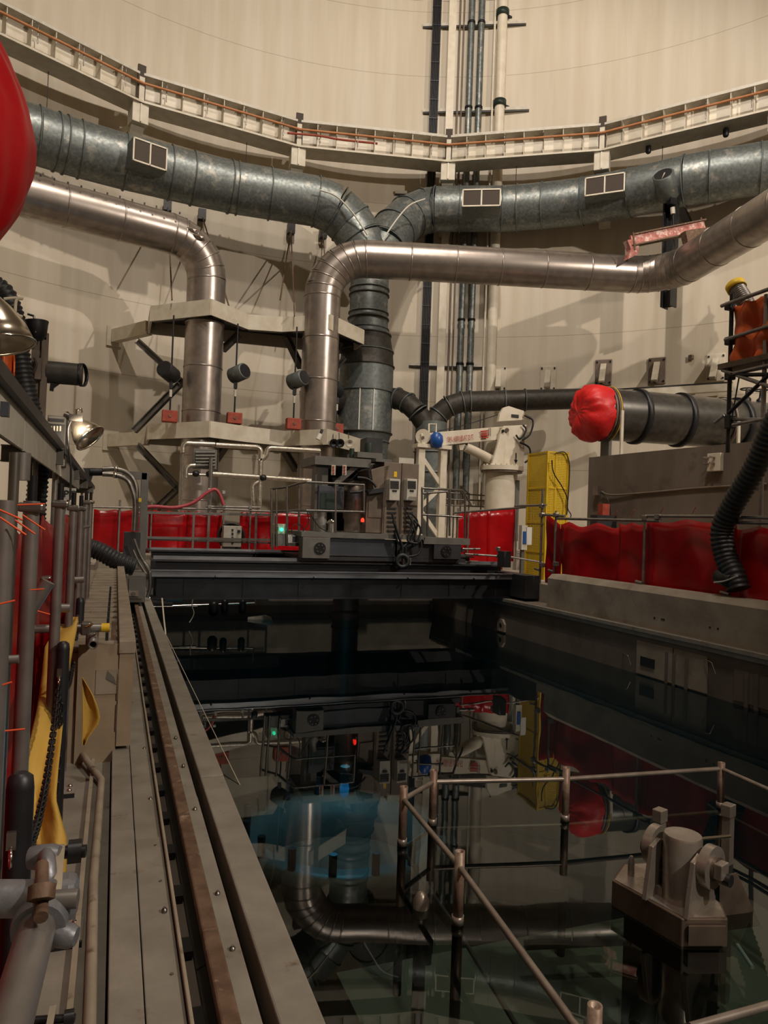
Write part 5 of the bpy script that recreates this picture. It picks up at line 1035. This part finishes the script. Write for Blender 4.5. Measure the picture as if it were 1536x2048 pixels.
q = P(216, 1255, Y=5.0); ob('yellow_end', cyl(q - V((.04, 0, 0)), q + V((.01, 0, 0)), .0285, 14), 'yellow_tape', lsf); ob('dark_end', box(B(), q + V((.035, 0, -.02)), (.03, .05, .12)), 'rust', lsf)
q = P(186, 1290, Y=4.72); ob('stub_tube', pipe_open(q, q + V((0, .45, .03)), .027, .006, 16), 'tubesteel', lsf)
for x, y_ in ((172, 1256), (182, 1276), (92, 1165)): ob('coupler', box(B(), P(x, y_, Y=4.95), (.06, .10, .08)), 'steel', lsf, bevel=.01); ob('coupler_bolt', cyl(P(x, y_, Y=4.85), P(x + 12, y_ - 8, Y=4.8), .010, 8), 'chrome', lsf)
# red sheeting behind the uprights
def lv(u, v):
    yy = 1.2 + 11.6 * u; z = 2.40 - .12 * abs(math.sin(u * 31)) + (.80 - 2.34) * v
    return V((-.47 + .05 * math.sin(yy * 6) * (.4 + v * .6) + .06 * N3((yy * 1.5, 3, z * 1.5)), yy, max(z, .805)))
ob('red_sheeting', sheet(lv, 90, 10, .008), 'red_vinyl', None, 'glossy red vinyl sheeting hung behind the left scaffold uprights', 'sheeting')
tz = T('cable_ties', P(40, 1080, X=-.24), 'orange plastic cable ties sticking out from the left scaffold tubes', 'ties')
for (x0, y0, x1, y1) in ((-5, 1018, 45, 1040), (0, 1035, 52, 1070), (30, 1040, 70, 1068), (45, 1030, 90, 1060), (35, 1010, 90, 1008), (0, 1208, 30, 1201), (60, 1180, 88, 1178), (75, 1222, 100, 1229), (10, 1462, 50, 1458), (5, 1370, 24, 1364)):
    ob('tie', cyl(P(x0, y0, X=-.22), P(x1, y1, Y=P(x0, y0, X=-.22).y), .0022, 5), 'orange_tie', tz)
# deck overhead
od = T('overhead_deck', (-.8, 6, 3.0), 'underside of a pale plank deck on joists at upper left', 'deck')
zd = P(0, 740, X=-.5).z; ye = P(188, 983, X=-.5).y
ob('edge_beam', bx(-.53, -.485, 2.4, ye, zd - .035, zd + .035), 'grey_dark', od); ob('inner_beam', bx(-.84, -.80, 3.6, ye * .55, zd - .06, zd + .0), 'grey_paint', od)
for i, x in enumerate((-.62, -.75, -.88)): ob('plank', bx(x - .062, x + .062, 2.4, ye - .2, zd + .0, zd + .035), 'wood_pale', od)
for x, y_ in ((120, 915), (153, 952), (172, 972), (184, 983)):
    yy = P(x, y_, X=-.5).y; zz = P(x, y_, X=-.5).z; ob('joist', ibeam((-.98, yy, zd - .10), (-.47, yy, zd - .10), .10, .15, .012), 'grey_paint', od)
    ob('hanger_post', cyl((-.7, yy, .8), (-.7, yy, zd - .15), .024, 8), 'tubesteel', od)
for i in range(4): ob('fascia_plate', bx(-.545, -.53, 2.5 + i * 2.3, 4.76 + i * 2.3, zd - .25, zd - .037), 'pale', od)
ob('plate_end', fbox(0, 803, 17, 832, 3.2, .04), 'panel_blue', od)
# corrugated hose, white rope, machine frame, lamps behind the deck
ob('vent_hose', hosebm([P(x, y, Y=8.4) for x, y in ((-10, 570), (12, 590), (30, 640), (38, 700), (50, 770), (66, 840), (77, 905), (76, 960), (72, 1012), (70, 1060))], .105, .048, .12, 16), 'rubber', None, 'black corrugated hose hanging at the left edge tied with white rope', 'hose')
ob('white_rope', tube(spline([P(x, y, Y=8.1) for x, y in ((8, 598), (28, 596), (46, 597), (33, 600), (30, 625), (28, 632), (34, 640), (40, 652), (36, 630), (24, 625), (10, 612), (26, 626), (45, 634))], 5), .016, 6), 'rope', None, 'knotted white rope round the left corrugated hose', 'rope')
fr = T('equipment_frame', P(90, 960, Y=8.8), 'grey post frame with a dark cylinder behind the left hose', 'frame')
ob('post', fbox(80, 665, 93, 870, 8.8, .06), 'brown_grey', fr); ob('top_bar', fbox(62, 662, 93, 678, 8.8, .06), 'brown_grey', fr); ob('side_panel', fbox(60, 678, 82, 860, 8.85, .04), 'brown_grey', fr)
ob('dark_cylinder', cyl(P(94, 744, Y=8.9), P(165, 750, Y=8.9), .125, 24), 'duct_dark', fr); ob('cylinder_rim', band(P(164, 750, Y=8.9), V((1, -.37, 0)), .125, .04, .008, 24), 'blackmetal', fr); ob('cylinder_foot', beam(P(105, 765, Y=8.9), P(103, 782, Y=8.9), .04, .05), 'blackmetal', fr); ob('cylinder_foot', beam(P(120, 764, Y=8.9), P(105, 775, Y=8.9), .03, .03), 'blackmetal', fr); ob('handle', tube(fillet([P(68, 715, Y=8.7), P(73, 730, Y=8.7), P(68, 745, Y=8.7)], .05, 4), .012, 6), 'black', fr)
ob('motor_block', fbox(70, 715, 82, 758, 8.7, .15), 'brown_grey', fr); ob('post_leg', cyl(P(86, 870, Y=8.83), (P(86, 870, Y=8.83).x, 8.83, .8), .03, 8), 'tubesteel', fr)
t = T('alarm_horn', P(72, 670, Y=8.6), 'black bell shaped horn on top of the left equipment frame', 'horn'); ob('bell', lathe([(.06, 0), (.10, .05), (.12, .16), (.13, .2)], P(74, 680, Y=8.6), V((-.1, 0, 1)), 18), 'black', t); ob('bracket', tube([P(90, 660, Y=8.6), P(89, 655, Y=8.6), P(70, 664, Y=8.5)], .012, 6), 'chrome', t); ob('stem', cyl(P(68, 640, Y=8.6), P(68, 632, Y=8.6), .012, 6), 'steel', t); ob('stem', cyl(P(68, 632, Y=8.6), P(55, 628, Y=8.6), .012, 6), 'black', t)
# reflector lamps
def refl(tag_lab, tip, ax, r, h, extra=None, mount=None):
    t = T('reflector_lamp', tip, tag_lab, 'lamp'); ax = V(ax).normalized()
    bm = lathe([(r * .18, 0), (r * .25, h * .05), (r * .55, h * .3), (r * .85, h * .65), (r, h), (r * .97, h), (r * .8, h * .66), (r * .5, h * .32), (r * .1, h * .1)], tip, ax, 28); ob('reflector', bm, 'lamp_shell', t)
    ob('rim', ringb(tip + ax * h, ax, r, .008, 28), 'chrome', t); ob('socket', cyl(tip - ax * .10, tip + ax * .02, r * .2, 12), 'blackmetal', t)
    bb_ = bmesh.new(); bmesh.ops.create_icosphere(bb_, subdivisions=2, radius=r * .25); bmesh.ops.translate(bb_, verts=bb_.verts, vec=tip + ax * h * .5); ob('bulb', bb_, 'bulb_glow', t)
    if mount: ob('mount_arm', beam(tip - ax * .08, mount, .03, .03), 'steel', t)
    return t
mat('bulb_glow', 'ffe6c0', emit=8)
refl('large bright metal reflector lamp at the left picture edge', P(-18, 590, Y=5.0), (.25, -.1, -1), .19, .32, mount=P(-30, 560, Y=5.0))
lt = refl('metal reflector work lamp clamped above the red sheeting at left', P(146, 842, Y=7.6), (.75, -.3, -.75), .155, .24)
ob('clamp', box(B(), P(152, 836, Y=7.5), (.12, .05, .06)), 'steel', lt); ob('clamp_handle', tube([P(152, 832, Y=7.5), P(152, 820, Y=7.5), P(163, 818, Y=7.5), P(164, 826, Y=7.5)], .012, 6), 'chrome', lt); ob('clamp_bar', cyl(P(128, 828, Y=7.5), P(155, 838, Y=7.5), .025, 8), 'steel', lt); ob('cord', tube(spline([P(x, y, Y=7.5) for x, y in ((142, 842), (136, 860), (138, 900), (142, 940), (140, 1000))], 5), .010, 6), 'black', lt)
lamp('work_lamp_light', P(160, 858, Y=7.4), P(420, 1060, Y=14), 60, .08, (1, .82, .6), 'SPOT', 130)
ct = T('control_cabinet', P(112, 940, Y=7.8), 'grey control cabinet with dark open front beside the left work lamp', 'cabinet'); ob('body', fbox(93, 831, 131, 932, 7.8, .3), 'grey_paint', ct, bevel=.01); ob('open_front', fbox(98, 848, 128, 925, 7.78, .03), 'black', ct); ob('vent_slot', fbox(98, 838, 128, 844, 7.78, .03), 'black', ct)
for k in range(4): ob('switch', fbox(101 + 6 * k, 852, 104 + 6 * k, 862, 7.76, .03), 'pale', ct)
ob('leg', cyl(P(112, 932, Y=7.95), (P(112, 932, Y=7.95).x, 7.95, .8), .03, 8), 'tubesteel', ct)
sg = T('notice_board', P(137, 1012, Y=9.5), 'two white notice boards with black lettering behind the left uprights', 'sign'); ob('board', fbox(121, 976, 152, 1000, 9.5, .02), 'white', sg); ob('board', fbox(121, 1004, 152, 1030, 9.5, .02), 'white', sg)
Rs = Matrix((V((1, 0, 0)), V((0, 0, 1)), V((0, -1, 0)))).transposed(); text('lettering', 'PC', .12, P(127, 994, Y=9.48), Rs, 'black', sg); text('lettering', 'N', .12, P(128, 1022, Y=9.48), Rs, 'black', sg)
ob('board_post', cyl((P(137, 1000, Y=9.54).x, 9.55, .8), P(137, 980, Y=9.55), .02, 8), 'tubesteel', sg)
t = ob('orange_cloth', sheet(lambda u, v: P(-10 + 38 * u, 690 + 70 * v - 10 * u, Y=6.0) + V((0, .06 * math.sin(u * 9) + .05 * N3((u * 4, v * 4, 2)), 0)), 12, 10, .01), 'orange_tarp', None, 'bright orange cloth hanging under the left edge lamp', 'cloth')
# red bag hanging at upper left
bc = P(-100, 258, Y=4.2)
rbg = T('red_bag', (bc.x, bc.y, .8), 'big red cloth bag bulging in at the upper left edge', 'bag')
def bag():
    bm = bmesh.new(); bmesh.ops.create_icosphere(bm, subdivisions=5, radius=1)
    for v in bm.verts:
        p = v.co.copy(); f = 1 + .06 * N3(p, 1.6) + .018 * math.sin(math.atan2(p.y, p.x) * 11 + p.z * 4 + 3 * N3(p, 2)) + .03 * abs(N3(p + V((5, 0, 0)), 3.5)); v.co = V((p.x * .40, p.y * .40, p.z * .62)) * f
        if p.z > .0: v.co.x *= 1 - .25 * p.z; v.co.y *= 1 - .25 * p.z
    for f in bm.faces: f.smooth = True
    bmesh.ops.translate(bm, verts=bm.verts, vec=bc); return bm
ob('cloth', bag(), 'red_bag', rbg); ob('pole', cyl((bc.x - .2, bc.y + .3, .8), (bc.x - .2, bc.y + .3, bc.z + 1.2), .03, 10), 'tubesteel', rbg); ob('hook_arm', cyl((bc.x - .2, bc.y + .3, bc.z + .7), (bc.x, bc.y, bc.z + .6), .02, 8), 'tubesteel', rbg)
# ================================================================== STANCHIONS, CHAINS, YELLOW CLOTH
STN = []
for i, (x, yt, d, lab) in enumerate(((42, 1545, .06, 'nearest black round-topped stanchion at the lower left'), (127, 1283, .058, 'second black stanchion with a chain, in front of the yellow cloth'), (161, 1195, .058, 'farthest black stanchion beside the slotted curb'))):
    q = P(x, yt, Z=1.8); STN.append(q); t = T('stanchion', (q.x, q.y, .8), lab, 'stanchion', 'black chain stanchions')
    ob('post', lathe([(d / 2, .8), (d / 2, 1.765), (d * .45, 1.79), (d * .25, 1.80)], (q.x, q.y, 0), n=20), 'black', t); ob('foot', lathe([(.11, .8), (.11, .81), (.05, .83)], (q.x, q.y, 0), n=20), 'black', t)
    ob('eye_plate', box(B(), (q.x - .01, q.y - d / 2 - .004, 1.66), (.02, .012, .04)), 'steel', t); ob('quick_link', ringb((q.x - .01, q.y - d / 2 - .015, 1.625), V((1, .2, 0)), .020, .0035, 14, 6), 'chrome', t)
def chain(lab, pts, pitch=.030, grp=None):
    pts = resample(spline(pts, 10), pitch); root = T('chain', pts[0], lab, 'chain'); src = None
    for i in range(len(pts) - 1):
        c = (pts[i] + pts[i + 1]) / 2; d = (pts[i + 1] - pts[i]).normalized(); s, d, u = frame(d, V((1, 0, 0)))
        if i % 2: s, u = u, -s
        rot = Matrix((s, d, u)).transposed().to_euler()
        if src is None:
            hl = pitch * .42; r_ = .010; pl_ = []
            for k in range(12):
                a = 2 * math.pi * k / 12; pl_.append(V((r_ * math.cos(a), r_ * math.sin(a) + (hl if math.sin(a) > 0 else -hl), 0)))
            bm = tube(pl_, .0042, 6, closed=True); src = ob('link', bm, 'blackmetal', root)
            src.location = c - V(root['w']); src.rotation_euler = rot
        else: inst(src, root, c, rot)
def cz(p, q, sag, n=8): return [p.lerp(q, i / n) - V((0, 0, sag * 4 * (i / n) * (1 - i / n))) for i in range(n + 1)]
e_ = [s + V((-.01, -.045, -.2)) for s in STN]
chain('black steel chain sagging between the nearest and second stanchions', cz(e_[1], e_[0] + V((.02, .08, 0)), .16)); chain('black steel chain sagging between the second and farthest stanchions', cz(e_[2], e_[1] + V((.01, .10, .02)), .20))
chain('loose end of black chain hanging down the second stanchion', [e_[1] + V((.012, -.01, -.05)), e_[1] + V((.012, -.012, -.35)), e_[1] + V((.0, -.012, -.62))]); chain('loose end of black chain hanging down the nearest stanchion', [e_[0] + V((-.03, -.01, -.03)), e_[0] + V((-.04, -.012, -.3)), e_[0] + V((-.045, -.01, -.55))]); chain('loose end of black chain hanging by the farthest stanchion', [e_[2] + V((0, -.01, -.3)), e_[2] + V((0, -.012, -.5)), e_[2] + V((-.01, -.012, -.75))])
rows = [(1234, 146, 156, 5.05), (1262, 110, 153, 4.8), (1292, 90, 147, 4.5), (1350, 84, 136, 4.1), (1420, 74, 128, 3.75), (1480, 60, 122, 3.5), (1540, 44, 116, 3.3), (1600, 60, 112, 3.2), (1680, 72, 134, 3.1), (1760, 84, 132, 3.0), (1800, 90, 130, 2.98)]
def yel(u, v):
    k = v * (len(rows) - 1); i = min(int(k), len(rows) - 2); f = k - i; a, b = rows[i], rows[i + 1]
    y_ = a[0] + (b[0] - a[0]) * f; x0 = a[1] + (b[1] - a[1]) * f; x1 = a[2] + (b[2] - a[2]) * f; Y_ = a[3] + (b[3] - a[3]) * f
    return P(x0 + (x1 - x0) * u, y_, Y=Y_ + .05 * math.sin(u * 5 + v * 9) + .04 * N3((u * 3, v * 7, 4)))
yr = T('yellow_cloth', P(90, 1500, Y=3.4), 'yellow barrier cloth draped behind the black stanchions', 'cloth')
ob('drape', sheet(yel, 10, 44, .004), 'yellow_cloth', yr); ob('hanging_corner', sheet(lambda u, v: P(165 + (35 * u) * math.sin(min(v * 1.5, 1) * 1.57) * (1 if v < .66 else max(.15, (1 - v) * 2.9)), 1355 + 135 * v, Y=4.62 + .03 * math.sin(u * 4)), 6, 10, .004), 'yellow_cloth', yr)
# ================================================================== NEAR GUARD TUBES AND FLOOR FITTINGS
gd = T('guard_tube', P(80, 1800, Z=1.84), 'near steel guard tube with cast coupler at the lower left corner', 'scaffold')
c0 = P(84, 1806, Z=1.85); a = P(72, 1862, Z=1.84); b = P(20, 2048, Z=1.84); dd = (b - a); ob('tube', cyl(a + dd * -.35, a + dd * 2.2, .0242, 24), 'tubesteel', gd)
x0 = P(-60, 1797, Z=1.862); x1 = P(103, 1797, Z=1.862); ob('cross_tube', cyl(x0, x1, .0242, 24), 'cast', gd); ob('spigot', cyl(x1 - V((.03, 0, 0)), P(156, 1797, Z=1.862), .013, 16), 'tubesteel', gd)
ob('coupler_jaw', lathe([(.034, 0), (.036, .01), (.036, .05), (.033, .06)], c0 + V((0, -.05, -.012)), (a - b), 24), 'cast', gd); ob('coupler_body', box(B(), c0 + V((.012, .02, -.005)), (.07, .05, .06)), 'cast', gd, bevel=.014); ob('coupler_ear', lathe([(.014, 0), (.016, .008), (.016, .022), (.012, .03)], c0 + V((.02, -.04, -.025)), V((1, -.35, -.1)), 16), 'cast', gd); ob('coupler_ear', lathe([(.016, 0), (.018, .01), (.018, .035), (.014, .045)], P(60, 1716, Z=1.87), V((1, -.3, .1)), 16), 'cast', gd)
ob('swing_bolt', cyl(P(82, 1835, Z=1.88), P(84, 1730, Z=1.90), .009, 10), 'rust', gd); ob('bolt_nut', lathe([(.017, 0), (.017, .018)], P(82, 1800, Z=1.895), V((0, .6, .8)), 6), 'rust', gd); ob('swing_bolt', cyl(P(88, 1707, Z=1.86), P(172, 1702, Z=1.86), .010, 10), 'blackmetal', gd); ob('bolt_nut', lathe([(.018, 0), (.018, .02)], P(136, 1704, Z=1.86), V((1, 0, 0)), 6), 'blackmetal', gd); ob('blue_wedge', beam(P(122, 1692, Z=1.88), P(113, 1790, Z=1.87), .012, .006), 'chrome', gd); ob('second_jaw', ringb(P(92, 1755, Z=1.86), V((1, .2, 0)), .030, .011, 22, 8), 'cast', gd)
gd2 = T('guard_coupler', P(105, 2035, Z=1.2), 'second lower coupler bolt at the bottom left corner', 'coupler'); ob('bolt', cyl(P(60, 2042, Z=1.3), P(150, 2036, Z=1.3), .009, 10), 'blackmetal', gd2); ob('nut', lathe([(.016, 0), (.016, .02)], P(128, 2037, Z=1.3), V((1, 0, 0)), 6), 'blackmetal', gd2); ob('wedge', beam(P(106, 2015, Z=1.32), P(98, 2060, Z=1.32), .014, .008), 'chrome', gd2); ob('tube', cyl(P(20, 2075, Z=1.28), P(120, 2080, Z=1.28), .0242, 14), 'tubesteel', gd2)
ob('floor_pipe', tube(fillet([P(158, 1500, Z=.86), P(203, 1560, Z=.84), P(187, 1760, Z=.835), P(178, 2100, Z=.835)], .06, 5), .020, 14), 'slot_plate', None, 'painted pipe running along the floor beside the left curb', 'pipe')
ob('edge_strip', bx(-.085, -.065, 1.2, 5.0, .80, .83), 'slot_plate', None, 'narrow painted steel strip along the floor pipe', 'strip')
for i, (x, y_) in enumerate(((135, 1885), (130, 1590))):
    q = P(x, y_, Z=.81); t = T('floor_plate', (q.x, q.y, .8), 'bolted steel floor plate, ' + ('the nearer one by the coupler' if i == 0 else 'the farther one beside the floor pipe'), 'plate'); ob('plate', bx(q.x - .08, q.x + .05, q.y - .02, q.y + .16, .80, .815), 'coping', t); ob('plate_gap', bx(q.x - .08, q.x + .05, q.y - .03, q.y - .018, .80, .822), 'black', t)
    for k in range(2): ob('bolt', lathe([(.012, .815), (.012, .828), (.006, .83)], (q.x + .02, q.y + .04 + .07 * k, 0), n=6), 'chrome', t)

# service handrail behind the jib crane and small far fittings
sh = T('service_handrail', P(930, 1010, Y=22.6), 'thin steel service handrail between boom rest and crane pedestal', 'railing')
for x in (896, 908, 921, 938, 962): q = P(x, 1000, Y=22.6); ob('rail_post', cyl((q.x, q.y, 1.45), (q.x, q.y, P(x, 972 if x < 930 else 986, Y=22.6).z), .028, 8), 'steel', sh)
for (x0, y0, x1, y1) in ((890, 985, 938, 988), (890, 998, 980, 1002), (921, 972, 940, 990), (940, 989, 980, 992), (890, 1010, 980, 1014)): ob('hand_rail', cyl(P(x0, y0, Y=22.6), P(x1, y1, Y=22.6), .026, 8), 'steel', sh)
dw = T('drop_wires', pol(RG, br[3], zb), 'thin dark drop wires hanging from the crane runway', 'wires')
for x, y0, y1 in ((97, 140, 236), (494, 272, 342), (1033, 325, 372), (1326, 268, 330)):
    a = P(x, y0, R=RG + .3); a.z = zb; ob('wire', cyl((a.x, a.y, P(x, y1, R=RG + .3).z), a, .014, 5), 'blackmetal', dw)
